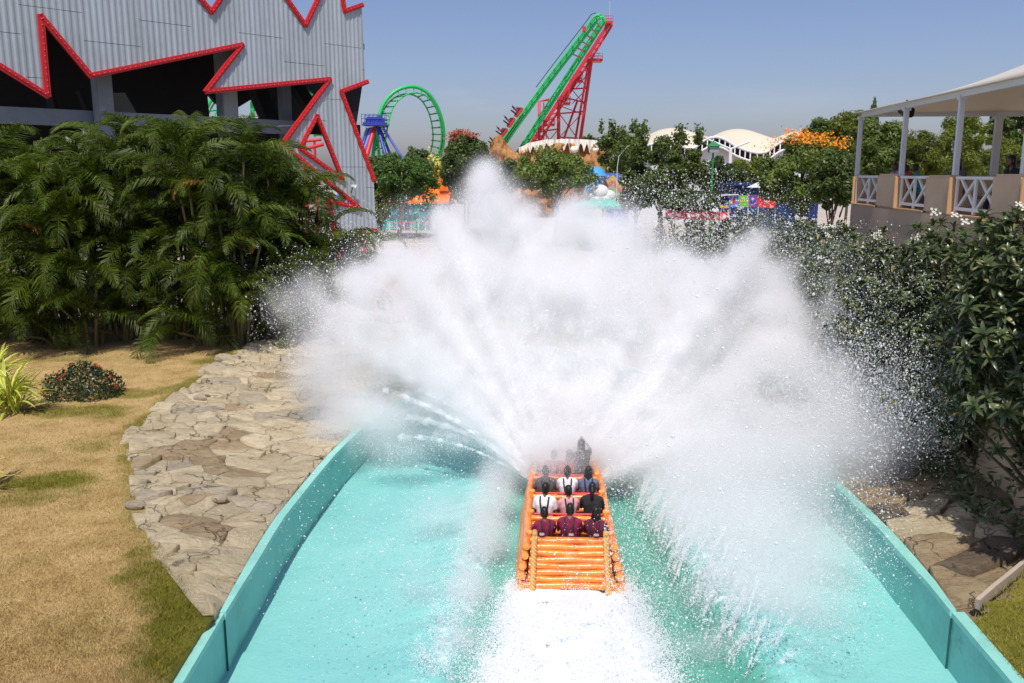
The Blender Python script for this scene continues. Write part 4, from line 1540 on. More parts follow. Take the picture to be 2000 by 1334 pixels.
# ------------------------------------------------------------------ trees
def tree(name, label, px, py, rx, ry, Y, mat, n, leaf, trunk=None, group='trees behind the pool', clumps=46, cl=.24, asp=.5, extra=None, depth=1.0, drop=0.0, barkm=None, zbase=None):
    """crown centred where the photograph shows it, Y metres away; rx, ry in its pixels"""
    c = at_y(px, py, Y)
    k = (c - CAMP).length / FPX * (1.0 if True else 1)
    k = (Y * CT - (c.z - CAM_H) * ST) / FPX
    RX, RZ = rx * k, ry * k
    RY = RX * depth
    zg = gz(c.x, Y) if zbase is None else zbase
    base = Vector((c.x, Y, zg - .1))
    if trunk:
        q = at_y(trunk[0], trunk[1], Y)
        base = Vector((q.x, Y, zg - .1))
    t = thing(name, label, 'tree', base, group)
    d = RNG.normal(size=(clumps, 3))
    d /= np.linalg.norm(d, axis=1, keepdims=True)
    rad = RNG.uniform(.25, 1.0, clumps) ** .5
    Cc = d * rad[:, None] * np.array([RX, RY, RZ]) * .84
    R3 = np.array([RX, RY, RZ])
    idx = RNG.integers(0, clumps, n)
    sz = RNG.uniform(.6, 1.25, clumps)
    e = RNG.normal(size=(n, 3))
    e /= np.linalg.norm(e, axis=1, keepdims=True)
    P = Cc[idx] + e * (RNG.uniform(.1, 1, n) ** .45 * cl * sz[idx])[:, None] * (R3 * .5 + R3.mean() * .5)
    P[:, 2] -= drop * (np.abs(P[:, 0]) / RX) ** 2 * RZ
    if extra:
        P = extra(P, RX, RY, RZ)
        n = len(P)
        e, idx = e[:n], idx[:n]
    nr = e + np.array([0, -.15, .55])
    V, F, R = leaf_cloud(P + np.array(c), nr, leaf, asp, np.clip(RNG.uniform(0, .75, n) * .75 + .25 * RNG.uniform(0, 1, clumps)[idx], 0, .94) + (RNG.uniform(0, 1, n) < .03) * .06, .05, .55)
    o = link('crown', npmesh('crown', V - np.array(base), F, mat, False, {'rnd': np.clip(R, 0, 1)}), t)
    tr = MB()
    top = Vector((c.x, Y, c.z + RZ * .25))
    r0 = max(.09, RX * .055)
    mid = base.lerp(top, .45) + Vector((RX * .05, 0, 0))
    tr.tube([base, mid, top], [r0, r0 * .75, r0 * .25], 8)
    for q in range(9):
        i = RNG.integers(0, clumps)
        st = base.lerp(top, RNG.uniform(.35, .8))
        en = c + Vector(Cc[i])
        tr.tube([st, st.lerp(en, .5) + Vector((0, 0, .06 * RZ)), en], [r0 * .45, r0 * .3, r0 * .1], 6, cap=False)
    tr.build('trunk', barkm or m_bark, t)
    return t, c, RX, RY, RZ
def blossoms(t, c, RX, RY, RZ, name, mat, n, lo, size, front=True, spots=30):
    a = RNG.uniform(-1, 1, spots)
    zz = RNG.uniform(lo, 1.0, spots)
    f = np.sqrt(np.clip(1 - zz ** 2, .02, 1))
    yy_ = -np.abs(RNG.uniform(.1, 1, spots))
    C = np.stack([a * RX * np.maximum(f, .35), yy_ * RY * f, zz * RZ * .98], 1)
    i = RNG.integers(0, spots, n)
    P = C[i] + RNG.normal(0, .085 * RZ, (n, 3)) * np.array([1.8, 1, .8])
    V, F, R = leaf_cloud(P + np.array(c), np.tile([0, -.4, .8], (n, 1)), size, .7, RNG.uniform(0, 1, n), .05, .7)
    o = link(name, npmesh(name, V - np.array(WL[t.name]), F, mat, False, {'rnd': R}), t)
    o['kind'] = 'stuff'

tree('tree', 'broad feathery dark green tree over the orange roofed hut beside the corrugated building', 785, 350, 86, 54, 79, m_tree_d, 16000, .30, (777, 420), clumps=60, cl=.22, drop=.25, barkm=m_palebark)
tree('tree', 'yellow green shrubby tree tucked against the right edge of the corrugated building', 742, 400, 26, 44, 76, m_tree_c, 4500, .26)
tree('tree', 'tall dark tree with reddish tips left of the orange rockwork', 912, 330, 60, 66, 84, m_tree_b, 12000, .34, clumps=55)
X_ = tree('tree', 'leafy crown with a reddish flowering top behind the dark tree beside the loop', 905, 285, 40, 30, 87, m_tree_a, 5000, .32)
blossoms(*X_, 'blossom', m_redtip, 900, .3, .2, .30)
tree('tree', 'small olive tree in the gap under the green loop', 812, 308, 30, 22, 100, m_tree_b, 3000, .34)
tree('tree', 'small far tree left of the loop behind the blue support legs', 745, 318, 40, 20, 112, m_tree_b, 3000, .36)
tree('tree', 'rounded bright leafy tree in front of the orange rockwork', 1085, 335, 92, 46, 70, m_tree_a, 13000, .27, clumps=60)
tree('tree', 'bushy dark tree below the rockwork beside the spray plume', 985, 345, 62, 40, 76, m_tree_b, 7000, .28)
def spiky(P, RX, RY, RZ):
    m = RNG.integers(0, 14, len(P))
    ang = m * .45
    sx, tall = np.cos(ang * 2.3) * RX * .75, (.25 + .3 * np.abs(np.sin(m * 1.7))) * RZ
    k = RNG.uniform(0, 1, len(P)) < .07
    P[k, 0] = sx[k] + RNG.normal(0, .05 * RX, k.sum())
    P[k, 1] = RNG.normal(0, .1 * RY, k.sum())
    P[k, 2] = RZ * .7 + RNG.uniform(0, 1, k.sum()) * tall[k]
    return P
tree('tree', 'tall light green tree with upright shoots between rockwork and cream shell roof', 1216, 296, 56, 50, 88, m_tree_a, 9500, .32, extra=spiky)
tree('tree', 'large leafy tree with long shoots on top in front of the left roof shell', 1288, 334, 98, 72, 66, m_tree_a, 19000, .27, clumps=80, cl=.2, extra=spiky)
tree('tree', 'dark leafy tree behind the green lamp post', 1415, 350, 55, 52, 78, m_tree_b, 8000, .28)
tree('tree', 'yellowish low tree between the white roof pole and the orange flowering tree', 1462, 342, 45, 40, 80, m_tree_c, 5000, .28)
X_ = tree('tree', 'dense tree topped with orange blossoms left of the pavilion', 1565, 340, 100, 78, 58, m_tree_a, 19000, .24, clumps=75, cl=.2)
blossoms(*X_, 'blossom', m_flame, 1150, .66, .16, spots=34)
tree('tree', 'dark layered tree rising behind the orange blossoms', 1600, 262, 42, 36, 82, m_tree_b, 4200, .34)
tree('tree', 'yellow green rounded tree behind the orange flowering tree', 1662, 262, 62, 52, 76, m_tree_c, 9000, .30)
def spire(P, RX, RY, RZ):
    t_ = np.clip((P[:, 2] + RZ) / (2 * RZ), 0, 1)
    P[:, 0] *= 1.15 - t_
    P[:, 1] *= 1.15 - t_
    return P
tree('tree', 'narrow pointed conifer behind the far end of the pavilion', 1702, 262, 36, 72, 70, m_tree_b, 5500, .28, extra=spire)
tree('tree', 'dense green tree filling the view beyond the far end post of the pavilion', 1728, 300, 72, 66, 52, m_tree_a, 14000, .22, clumps=60)
tree('tree', 'thick leafy tree at the foot of the pavilion end wall', 1628, 350, 58, 66, 46, m_tree_b, 12000, .2, clumps=55)
tree('bamboo', 'yellow green bamboo thicket seen through the second bay of the pavilion', 1800, 305, 48, 62, 50, m_tree_c, 9000, .22, asp=.28, group='bamboo behind the pavilion')
tree('bamboo', 'tall yellow green bamboo thicket seen through the third bay of the pavilion', 1880, 285, 62, 70, 54, m_tree_c, 12000, .24, asp=.28, group='bamboo behind the pavilion')
tree('bamboo', 'low golden bamboo thicket near the right edge behind the pavilion', 1968, 310, 52, 50, 49, m_tree_c, 8000, .22, asp=.28, group='bamboo behind the pavilion')
tree('tree', 'dark broad tree behind the last pavilion bay at the right edge', 1985, 250, 62, 44, 62, m_tree_b, 9000, .28)
tree('tree', 'wide dark tree low behind the pavilion seat', 1850, 335, 110, 34, 60, m_tree_b, 9000, .28)
tree('tree', 'small distant tree at the right end of the rockwork', 1150, 276, 22, 14, 140, m_tree_b, 1500, .4)
tree('tree', 'low leafy tree beside the mural kiosk', 1240, 385, 40, 34, 62, m_tree_b, 4500, .24)
tree('tree', 'low dark shrubby tree behind the red fence', 1345, 395, 70, 28, 58, m_tree_b, 7000, .23)
n = 9000
xx = RNG.uniform(-60, 160, n)
yy = 165 + RNG.uniform(0, 10, n)
hh = 1 + 7.5 * fbm(np.stack([xx * .06, xx * 0, xx * 0], 1), 3)
P = np.stack([xx, yy, 1.5 + RNG.uniform(0, 1, n) * hh], 1)
V, F, R = leaf_cloud(P, np.tile([0, -.5, .8], (n, 1)), 1.3, .6, RNG.uniform(0, .9, n), .05, .6)
o = link('distant_treeline', npmesh('distant_treeline', V, F, m_tree_b, False, {'rnd': R}))
tag(o, kind='stuff')

# ------------------------------------------------------------------ roller coaster
YC = 130.0
TIE = MB().box((0, 0, 0), (1, .16, .12)).mesh('tie', m_green_dk)
def smooth_path(pts, k=6):
    P = [Vector(p) for p in pts]
    out = []
    for i in range(len(P) - 1):
        p0, p1, p2, p3 = P[max(0, i - 1)], P[i], P[i + 1], P[min(len(P) - 1, i + 2)]
        for q in range(k):
            t = q / k
            out.append(.5 * ((2 * p1) + (p2 - p0) * t + (2 * p0 - 5 * p1 + 4 * p2 - p3) * t * t + (3 * p1 - p0 - 3 * p2 + p3) * t ** 3))
    out.append(P[-1])
    return out
def track(t, path, wvec, inward, gauge=1.7, sp=.95, rs=.27, rr=.12, tie_d=1.25):
    """spine, two rails and every tie between them; wvec the track's width direction, inward(p) from the spine to the rails"""
    off = WL[t.name]
    rails = [[], []]
    for i, p in enumerate(path):
        n_ = inward(p, i)
        rails[0].append(p + n_ * sp + wvec * gauge / 2)
        rails[1].append(p + n_ * sp - wvec * gauge / 2)
    MB().tube(path, rs, 8).build('spine', m_green, t)
    for r in rails:
        MB().tube(r, rr, 6).build('rail', m_green, t)
    acc, nxt = 0, .4
    for i in range(len(path) - 1):
        l = (path[i + 1] - path[i]).length
        while acc + l > nxt:
            f = (nxt - acc) / l
            p = path[i].lerp(path[i + 1], f)
            a, b = rails[0][i].lerp(rails[0][i + 1], f), rails[1][i].lerp(rails[1][i + 1], f)
            y = (path[i + 1] - path[i]).normalized()
            x = (a - b).normalized()
            z = x.cross(y)
            o = link('tie', TIE, t)
            m = Matrix((x * (a - b).length * 1.15, y, z)).transposed().to_4x4()
            m.translation = (a + b) / 2 - off
            o.matrix_local = m
            mid = (a + b) / 2
            MBt.bar(p, mid, .22, .12)
            nxt += tie_d
        acc += l
PATH = [(706, 420), (722, 345), (731, 285), (737, 240), (750, 202), (773, 178), (804, 169), (832, 179), (852, 205), (864, 240), (866, 276), (857, 308), (840, 335), (824, 362), (806, 410)]
lp = smooth_path([at_y(px, py, YC + lerp(-5, 6, i / 14)) for i, (px, py) in enumerate(PATH)])
CL = at_y(805, 262, YC)
WV = Vector((.80, -.60, .05)).normalized()
t = thing('coaster_loop', 'green roller coaster loop standing beside the blue support tower', 'roller coaster', (CL.x, YC, 2.2))
MBt = MB()
track(t, lp, WV, lambda p, i: Vector((CL.x - p.x, 0, CL.z - p.z)).normalized())
MBt.build('tie_bracket', m_green, t)
# the other loop, glimpsed through the gaps of the corrugated building
PATH = [(382, 290), (396, 232), (412, 196), (440, 164), (500, 140), (555, 148), (592, 166), (612, 186), (628, 218), (636, 270)]
lp2 = smooth_path([at_y(px, py, 118 + i * .5) for i, (px, py) in enumerate(PATH)])
C2 = at_y(512, 240, 118)
t = thing('coaster_track', 'green coaster track glimpsed through the gaps of the corrugated building', 'roller coaster', (C2.x, 118, 2.2))
MBt = MB()
track(t, lp2, WV, lambda p, i: Vector((C2.x - p.x, 0, C2.z - p.z)).normalized())
track(t, smooth_path([at_y(496, 330, 122), at_y(495, 260, 122), at_y(493, 215, 122), at_y(488, 150, 123)]), Vector((.9, -.4, 0)).normalized(), lambda p, i: Vector((.4, .9, 0)).normalized())
MBt.build('tie_bracket', m_green, t)

# blue support tower
t = thing('support_tower', 'blue splay-legged support tower with a railed platform at the foot of the loop', 'support tower', (at_y(733, 300, YC - 4).x, YC - 4, 2.2))
YB = YC - 4
def ppx(px, py, dy=0.0):
    return at_y(px, py, YB + dy)
mb = MB()
pc_ = ppx(733, 243)
mb.box(pc_, (3.1, 2.6, .5))
mb.box(pc_ + Vector((0, 0, .55)), (2.4, 1.8, .9), bev=.15)
mb.build('platform', m_blue, t)
for (tx, bx, dy, mat, r) in ((718, 688, 0, m_blue_lt, .20), (726, 703, -1.5, m_blue_lt, .24), (731, 712, -2.2, m_redsteel, .34), (735, 742, 1.5, m_green, .22), (738, 757, -1.6, m_blue, .24), (742, 768, 1, m_blue, .2), (748, 792, 0, m_blue_lt, .2), (722, 700, 2, m_blue, .18)):
    a = ppx(tx, 250)
    b = ppx(bx, 318, dy * 1.5)
    dd = (b - a)
    MB().tube([a, a + dd * ((a.z - 2.0) / -dd.z if dd.z < 0 else 1)], r, 8).build('leg', mat, t)
rail = MB()
x0, x1 = ppx(709, 233).x, ppx(757, 233).x
for yy_ in (-1.3, 1.3):
    for zz in (.45, 1.0):
        rail.tube([(x0, YB + yy_, pc_.z + .3 + zz), (x1, YB + yy_, pc_.z + .3 + zz)], .04, 5)
    for k in range(7):
        xx_ = lerp(x0, x1, k / 6)
        rail.tube([(xx_, YB + yy_, pc_.z - .1), (xx_, YB + yy_, pc_.z + 1.35)], .04, 5)
mb = MB()
mb.box(((x0 + x1) / 2, YB, pc_.z - .12), (x1 - x0, 2.9, .12))
mb.build('walkway', m_blue, t)
rail.build('railing', m_blue, t)

# lift tower: two green tracks, red truss
YT = 125.0
def tp(px, py, dy=0.0):
    return at_y(px, py, YT + dy)
t = thing('coaster_lift_tower', 'tall leaning coaster lift with green tracks on a red steel truss', 'roller coaster', (tp(1060, 300).x, YT, 2.2))
up_n = Vector((-.72, -.25, .55)).normalized()
MBt = MB()
pa = smooth_path([tp(930, 375), tp(962, 318), tp(990, 276), tp(1030, 220), tp(1080, 152), tp(1130, 87), tp(1160, 48), tp(1167, 38), tp(1176, 34), tp(1182, 42)], 5)
track(t, pa, Vector((.35, .9, .25)).normalized(), lambda p, i: up_n, gauge=1.25, sp=.5, rs=.24, rr=.14, tie_d=1.3)
pb = smooth_path([tp(985, 350, 2.5), tp(1010, 310, 2.5), tp(1030, 279, 2.5), tp(1070, 216, 2.5), tp(1110, 153, 2.5), tp(1150, 91, 2.5), tp(1181, 42, 2.5)], 5)
track(t, pb, Vector((.45, -.85, .28)).normalized(), lambda p, i: up_n, gauge=1.15, sp=.45, rs=.22, rr=.13, tie_d=1.6)
MBt.build('tie_bracket', m_green, t)
red = lambda name, a, b, r: MB().tube([a, b], r, 8).build(name, m_redsteel, t)
for k in range(7):     # cross members holding the two tracks together at the top
    f = .70 + .05 * k
    red('cross_member', tp(lerp(990, 1176, f), lerp(276, 34, f)), tp(lerp(1030, 1181, f), lerp(279, 42, f), 2.5), .10)
mb = MB()
mb.bar(tp(1028, 296, 4.5), tp(1192, 42, 4.5), .35, .55)
mb.build('main_beam', m_redsteel, t)
mb = MB()
mb.bar(tp(1040, 298, 6.5), tp(1196, 48, 6.5), .28, .35)
mb.build('main_beam', m_redsteel, t)
mb = MB()
for k in range(22):
    f = k / 22
    a, b = tp(lerp(1028, 1192, f), lerp(296, 42, f), 4.5), tp(lerp(1040, 1196, (k + 1) / 22), lerp(298, 48, (k + 1) / 22), 6.5)
    mb.bar(a, b, .12)
mb.build('lacing', m_redsteel, t)
for a, b, r in (((1124, 340, 9), (1156, 112, 6), .25), ((1091, 340, 5), (1091, 206, 5), .25), ((1091, 206, 5), (1130, 146, 6), .2), ((1112, 340, 12), (1150, 120, 8), .18), ((1091, 300, 5), (1128, 196, 8), .16)):
    red('leg', tp(*a), tp(*b), r)
for a, b in (((1091, 222, 5), (1138, 218, 8)), ((1091, 268, 5), (1128, 270, 9)), ((1062, 256, 4), (1091, 252, 5)), ((1100, 190, 6), (1142, 200, 8)), ((1118, 174, 6), (1146, 172, 8)), ((1132, 140, 6), (1152, 136, 8))):
    red('brace', tp(*a), tp(*b), .11)
for a, b in (((1091, 270, 5), (1136, 222, 8)), ((1126, 268, 9), (1094, 224, 5)), ((1091, 206, 5), (1136, 222, 8)), ((1118, 176, 6), (1142, 205, 8)), ((1142, 178, 8), (1118, 202, 6)), ((1130, 146, 6), (1146, 172, 8)), ((1150, 142, 8), (1124, 174, 6)), ((1091, 300, 5), (1062, 256, 4)), ((1060, 290, 4), (1091, 252, 5))):
    red('brace', tp(*a), tp(*b), .07)
def plat(px, py, wd, dp, hgt, dy):
    c = tp(px, py, dy)
    mb = MB()
    mb.box(c, (wd, dp, .3))
    mb.build('platform', m_redsteel, t)
    for sy in (-dp / 2, dp / 2):
        mb = MB()
        for sx in np.linspace(-wd / 2, wd / 2, 5):
            mb.tube([c + Vector((sx, sy, 0)), c + Vector((sx, sy, hgt))], .035, 5)
        for zz in (hgt * .5, hgt):
            mb.tube([c + Vector((-wd / 2, sy, zz)), c + Vector((wd / 2, sy, zz))], .035, 5)
        mb.build('railing', m_redsteel, t)
plat(1160, 119, 2.3, 2.2, .9, 6)
plat(1125, 159, 1.8, 2.0, .9, 6)
plat(1101, 203, 1.8, 2.0, 1.0, 5)
plat(1072, 244, 1.6, 2.0, 1.0, 5)
plat(1187, 46, 1.2, 2.4, .9, 5)
plat(1054, 276, 2.0, 2.0, 1.6, 4)
mb = MB()
mb.tube([tp(1053, 290, 3), tp(1053, 198, 3), tp(1075, 194, 4)], .2, 7)
mb.tube([tp(1062, 290, 3), tp(1062, 200, 3)], .1, 6)
mb.build('side_frame', m_redsteel, t)
mb = MB()
mb.tube([tp(1191, 42, 5), tp(1191, 2, 5)], .03, 5)
mb.build('lightning_rod', m_grey_metal, t)
mb = MB()
mb.box(tp(1141, 57, -1), (.45, .5, .7), bev=.05)
mb.build('signal_box', m_redsteel, t)
mb = MB()       # hand rail of the stair that climbs along the first track
mb.tube([p + up_n * 1.15 + Vector((0, .9, 0)) for p in pa[18:42]], .07, 5)
mb.build('hand_rail', m_green_dk, t)
# the train at the bottom of the lift
tr_i = [13, 16, 19]
td = (pa[19] - pa[12]).normalized()
TRAIN = []
t = thing('coaster_train', 'red coaster train climbing at the foot of the green lift', 'coaster train', pa[13] + up_n * .6)
for k in range(4):
    p = pa[11] + td * (1.75 * k - 2.0) + up_n * 1.05
    x = td.cross(up_n).normalized()
    R = Matrix((x, td, x.cross(td))).transposed()
    mb = MB()
    mb.box(p, (1.2, 1.55, .42), R, bev=.1)
    car = mb.build('car', m_redsteel, t)
    for sx in (-.3, .3):
        mb = MB()
        mb.box(p + x * sx - td * .42 + up_n * .55, (.5, .18, .95), R, bev=.06)
        mb.build('seat_back', m_black, car)
        TRAIN.append((p + x * sx + up_n * .25, R))

# ------------------------------------------------------------------ orange rockwork with white icing edge
def rock_mass(label, outline, Y, dep, cap=None):
    P = [at_y(px, py, Y) for px, py in outline]
    zmin = 1.6
    xs_ = [p.x for p in P]
    base = Vector((sum(xs_) / len(xs_), Y + dep / 2, zmin))
    t = thing('rockwork', label, 'rockwork', base, 'orange rockwork of the coaster station')
    n = 110
    rows = []
    path = []
    for i in range(n + 1):
        f = i / n * (len(P) - 1)
        j = min(len(P) - 2, int(f))
        path.append(P[j].lerp(P[j + 1], f - j))
    H = 26
    for j in range(H + 1):
        row = []
        for p in path:
            v = j / H
            z = lerp(p.z, zmin, v)
            bulge = 1.0 * sin(pi * min(1, v * 1.1)) + .4
            rg = 1 - abs(2 * n1(p.x * .75 + 3, z * .8, Y * .1, 4) - 1)
            r2 = n1(p.x * .8, z * .35, 2.0 + Y, 4)
            row.append((p.x + (r2 - .5) * .7, Y - bulge * 1.0 - rg * 2.8 - r2 * 2.4 + 2.2, z - (r2 - .5) * .5 * (v > 0)))
        rows.append(row)
    top_back = [(p.x, Y + dep, p.z) for p in path]
    mb = MB()
    mb.grid(rows)
    mb.grid([top_back, rows[0]], False)
    mb.grid([rows[-1], [(p.x, Y + dep, zmin) for p in path], top_back], False)
    mb.build('rock_face', m_rockwork, t)
    if cap:
        cm = MB()
        drip = []
        for i, p in enumerate(path):
            f = i / n
            tooth = abs(((f * cap) % 1) * 2 - 1)
            drip.append((.22 + 1.25 * (1 - tooth) ** 1.2 * (.6 + .8 * n1(i * .35, Y, 0, 2))))
        r0 = [(x, y - .32, z + .22) for (x, y, z) in rows[0]]
        r1 = [(x, y - .42, z - d) for (x, y, z), d in zip(rows[0], drip)]
        r2 = [(x, y + .1, z - d - .05) for (x, y, z), d in zip(rows[0], drip)]
        rb = [(x, Y + dep, z + .22) for (x, y, z) in top_back]
        cm.grid([rb, r0, r1, r2], False)
        cm.build('icing_cap', m_icing, t)
    return t
rock_mass('orange rockwork with a white dripping icing edge below the red lift tower', [(1012, 292), (1030, 284), (1065, 277), (1105, 276), (1145, 277), (1188, 279)], 118, 8, cap=15)
rock_mass('rough orange boulder mass leaning at the foot of the green lift', [(958, 282), (972, 263), (982, 266), (992, 284), (1004, 296), (1016, 300)], 116, 6)
mb = MB()
for px, py, s_ in ((1122, 292, .5), (1163, 293, .35)):
    mb.ball(at_y(px, py, 113.5), (s_ * 1.1, .4, s_ * .9), 10, 7)
one('icing_lump', mb, m_icing, 'white icing lumps on the orange rock face', 'decoration', at_y(1122, 297, 113.5))

# ------------------------------------------------------------------ cream shell roof hall
YR = 105.0
t = thing('shell_roof_hall', 'low hall with a scalloped cream shell roof and ribbed white fascia', 'building', (at_y(1420, 300, YR).x, YR + 6, 2.2))
RIM = [(1225, 300), (1262, 285), (1290, 276), (1310, 278), (1350, 290), (1375, 274), (1393, 268), (1412, 271), (1440, 287), (1470, 297), (1495, 297), (1520, 280), (1540, 272), (1560, 275), (1600, 295)]
rim = smooth_path([at_y(px, py, YR) for px, py in RIM], 6)
def roof_top(px):
    for cx_, hw, pk in ((1338, 76, 250), (1475, 76, 252), (1612, 76, 256), (1215, 70, 262)):
        if abs(px - cx_) < hw:
            return lerp(pk, 284, (abs(px - cx_) / hw) ** 2)
    return 284
rows = []
for j in range(13):
    v = j / 12
    row = []
    for p in rim:
        pxx = 1000 + p.x / ((p.y * CT - (p.z - 8) * ST)) * FPX
        tz = at_y(pxx, roof_top(pxx), YR + 9).z
        k = sin(v * pi / 2)
        row.append((p.x, lerp(YR, YR + 9, v), lerp(p.z, max(tz, p.z + .1), k)))
    rows.append(row)
mb = MB()
mb.grid(rows)
mb.build('shell_roof', m_roof_cream, t)
MB().tube([p + Vector((0, -.1, 0)) for p in rim], .16, 6).build('fascia_rail', m_white, t)
MB().tube([p + Vector((0, -.1, -1.05)) for p in rim], .12, 6).build('fascia_rail', m_white, t)
acc = 0
SL_ = MB().box((0, 0, -.52), (.14, .10, .95)).mesh('fascia_slat', m_white)
for a, b in zip(rim[:-1], rim[1:]):
    acc += (b - a).length
    if acc > .62:
        acc = 0
        o = link('fascia_slat', SL_, t, b - WL[t.name] + Vector((0, -.1, 0)))
rows = [[(p.x, p.y + .35, p.z - .02) for p in rim], [(p.x, p.y + .35, p.z - 1.0) for p in rim]]
mb = MB()
mb.grid(rows, False)
mb.build('fascia_backing', m_dark, t)
mb = MB()
mb.prism([(rim[0].x, YR + 1.2, 2.0), (rim[-1].x, YR + 1.2, 2.0)] + [(p.x, YR + 1.2, p.z - .5) for p in reversed(rim[::4])], (0, .4, 0))
mb.build('wall', m_grey_metal, t)
# white pole carrying the fascia
p0, p1 = at_y(1425, 384, 88), at_y(1427, 291, 88)
mb = MB()
mb.tube([(p0.x, 88, 2.1), p1], .17, 10)
mb.tube([p1, p1 + Vector((-2.2, 0, .9))], .10, 8)
mb.tube([p1, p1 + Vector((1.8, 0, .7))], .10, 8)
one('white_pole', mb, m_white, 'slim white pole standing above the blue and red banner', 'pole', (p0.x, 88, 2.1))

# green lamp post with a lantern
YL = 64
b, tpz = at_y(1388, 410, YL), at_y(1388, 286, YL)
t = thing('lamp_post', 'green lamp post with a square white lantern under a green pyramid cap', 'lamp post', (b.x, YL, 1.9))
k = YL / FPX
mb = MB()
mb.tube([(b.x, YL, 1.9), (b.x, YL, tpz.z - .45)], [.10, .07], 8)
mb.build('post', m_lampgreen, t)
mb = MB()
mb.box((b.x, YL, tpz.z - .22), (.62, .62, .42), taper=1.15)
mb.build('lantern', m_lantern, t)
mb = MB()
mb.box((b.x, YL, tpz.z + .16), (.95, .95, .30), taper=.25)
mb.ball((b.x, YL, tpz.z + .34), .07, 6, 4)
mb.build('cap', m_lampgreen, t)
# thin curved street lamp before the big tree
a = at_y(1204, 400, 66)
mb = MB()
hp = at_y(1204, 300, 66).z
mb.tube([(a.x, 66, 2.1), (a.x, 66, hp - 1), (a.x + .1, 66, hp - .2), (a.x + .7, 66, hp + .5), (a.x + 1.4, 66, hp + .8)], [.045, .03, .025, .02, .018], 7)
mb.box((a.x + 1.55, 66, hp + .8), (.32, .10, .05), bev=.01)
one('street_lamp', mb, m_grey_metal, 'thin grey street lamp with a curved arm before the large leafy tree', 'street lamp', (a.x, 66, 2.1))

# ------------------------------------------------------------------ kiosk with a blue dome, banner, fence
YK = 74
def kp(px, py, dy=0):
    return at_y(px, py, YK + dy)
c = kp(1160, 345)
t = thing('mural_kiosk', 'pale blue painted kiosk tower with a sky blue domed hat', 'kiosk', (c.x, YK, 2.2))
r_ = kp(1182, 345).x - c.x
mb = MB()
prof_ = []
zr, zk = kp(1160, 343).z, kp(1160, 325).z
rows = []
for i in range(11):
    v = i / 10
    rr_ = r_ * (1.05 * (1 - v ** 1.6) ** .6) if v > .12 else r_ * lerp(1.32, 1.02, v / .12)
    z = lerp(zr, zk, v)
    rows.append([(c.x + rr_ * cos(a) + .15 * v, YK + rr_ * sin(a), z) for a in [2 * pi * q / 20 for q in range(21)]])
mb.grid(rows)
mb.add([rows[0][q] for q in range(20)], [list(range(19, -1, -1))])
mb.build('dome', m_skyblue, t)
mb = MB()
zb0 = 2.1
rows = [[(c.x + r_ * .92 * cos(a), YK + r_ * .92 * sin(a), z) for a in [2 * pi * q / 20 for q in range(21)]] for z in (zr - .02, zb0)]
mb.grid(rows)
mb.build('drum', m_kiosk, t)
# painted swirls, flat print on the drum: raised thin plates
for k, (ang, z, col) in enumerate(((-1.9, -.6, m_white), (-1.2, -.8, m_skyblue), (-1.6, -1.3, m_white), (-1.0, -1.5, m_white), (-2.2, -1.2, m_skyblue), (-1.45, -.35, m_skyblue), (-1.75, -1.9, m_skyblue), (-1.2, -2.0, m_white))):
    mb = MB()
    pts = [Vector((c.x + (r_ * .93 + .01) * cos(ang + .16 * sin(q * .9)), YK + (r_ * .93 + .01) * sin(ang + .16 * sin(q * .9)), zr + z + .5 * cos(q * .9) * .8)) for q in range(8)]
    mb.tube(pts, .07, 5, closed=True)
    mb.build('painted_swirl', col, t)
# mural wall beside it: wavy coloured bands
t = thing('mural_wall', 'low mural wall with wavy yellow, pink and green bands right of the kiosk', 'wall', (kp(1205, 370).x, YK + .8, 2.2))
x0, x1 = kp(1178, 360).x, kp(1232, 360).x
zt_, zb_ = kp(1200, 338).z, 2.1
mb = MB()
mb.prism([(x0, YK + .8, zb_), (x1, YK + .8, zb_), (x1, YK + .8, zt_ - .5), (lerp(x0, x1, .6), YK + .8, zt_), (x0, YK + .8, zt_)], (0, .3, 0))
mb.build('wall_panel', m_blue_lt, t)
cols = [M('mural_yellow', (.62, .45, .12), .7), M('mural_pink', (.62, .20, .20), .7), M('mural_green', (.32, .46, .24), .7), M('mural_ochre', (.55, .38, .10), .7), M('mural_rose', (.55, .28, .26), .7)]
for k, m_ in enumerate(cols):
    mb = MB()
    rows = []
    for e in (0, 1):
        rows.append([(lerp(x0 + .1, x1, q / 16), YK + .78 - .004 * k, zt_ - .25 - (k + e) * .42 - .25 * sin(q * .75 + .3) - .03 * q) for q in range(17)])
    mb.prism(rows[0] + rows[1][::-1], (0, -.015, 0))
    mb.build('mural_band', m_, t)
# white cloud-like plaster mound and aqua canopy by the spray
c = kp(1172, 385, -4)
mb = MB()
for dx, dz, rr_ in ((-.7, .1, .55), (0, .35, .75), (.7, .05, .6), (.3, -.2, .7), (-.3, -.25, .7), (1.15, -.3, .4)):
    mb.ball(c + Vector((dx, 0, dz)), (rr_, rr_ * .8, rr_ * .85), 12, 8)
mb.tube([c + Vector((0, 0, 0)), Vector((c.x, c.y, 2.1))], .6, 10)
one('plaster_mound', mb, m_white, 'lumpy white plaster mound in front of the blue domed kiosk', 'decoration', (c.x, c.y, 2.1))
c = kp(1178, 402, -8)
mb = MB()
rows = [[(c.x + 2.6 * rr_ * cos(a), c.y + 1.8 * rr_ * sin(a), c.z + .55 - .5 * rr_ ** 1.5) for a in [2 * pi * q / 24 for q in range(25)]] for rr_ in (.02, .35, .7, 1.0)]
mb.grid(rows)
rows = [[(x, y, z) for x, y, z in rows[-1]], [(x, y, z - .2) for x, y, z in rows[-1]]]
mb.grid(rows, False)
mb.tube([(c.x, c.y, 2.0), (c.x, c.y, c.z + .5)], .08, 8)
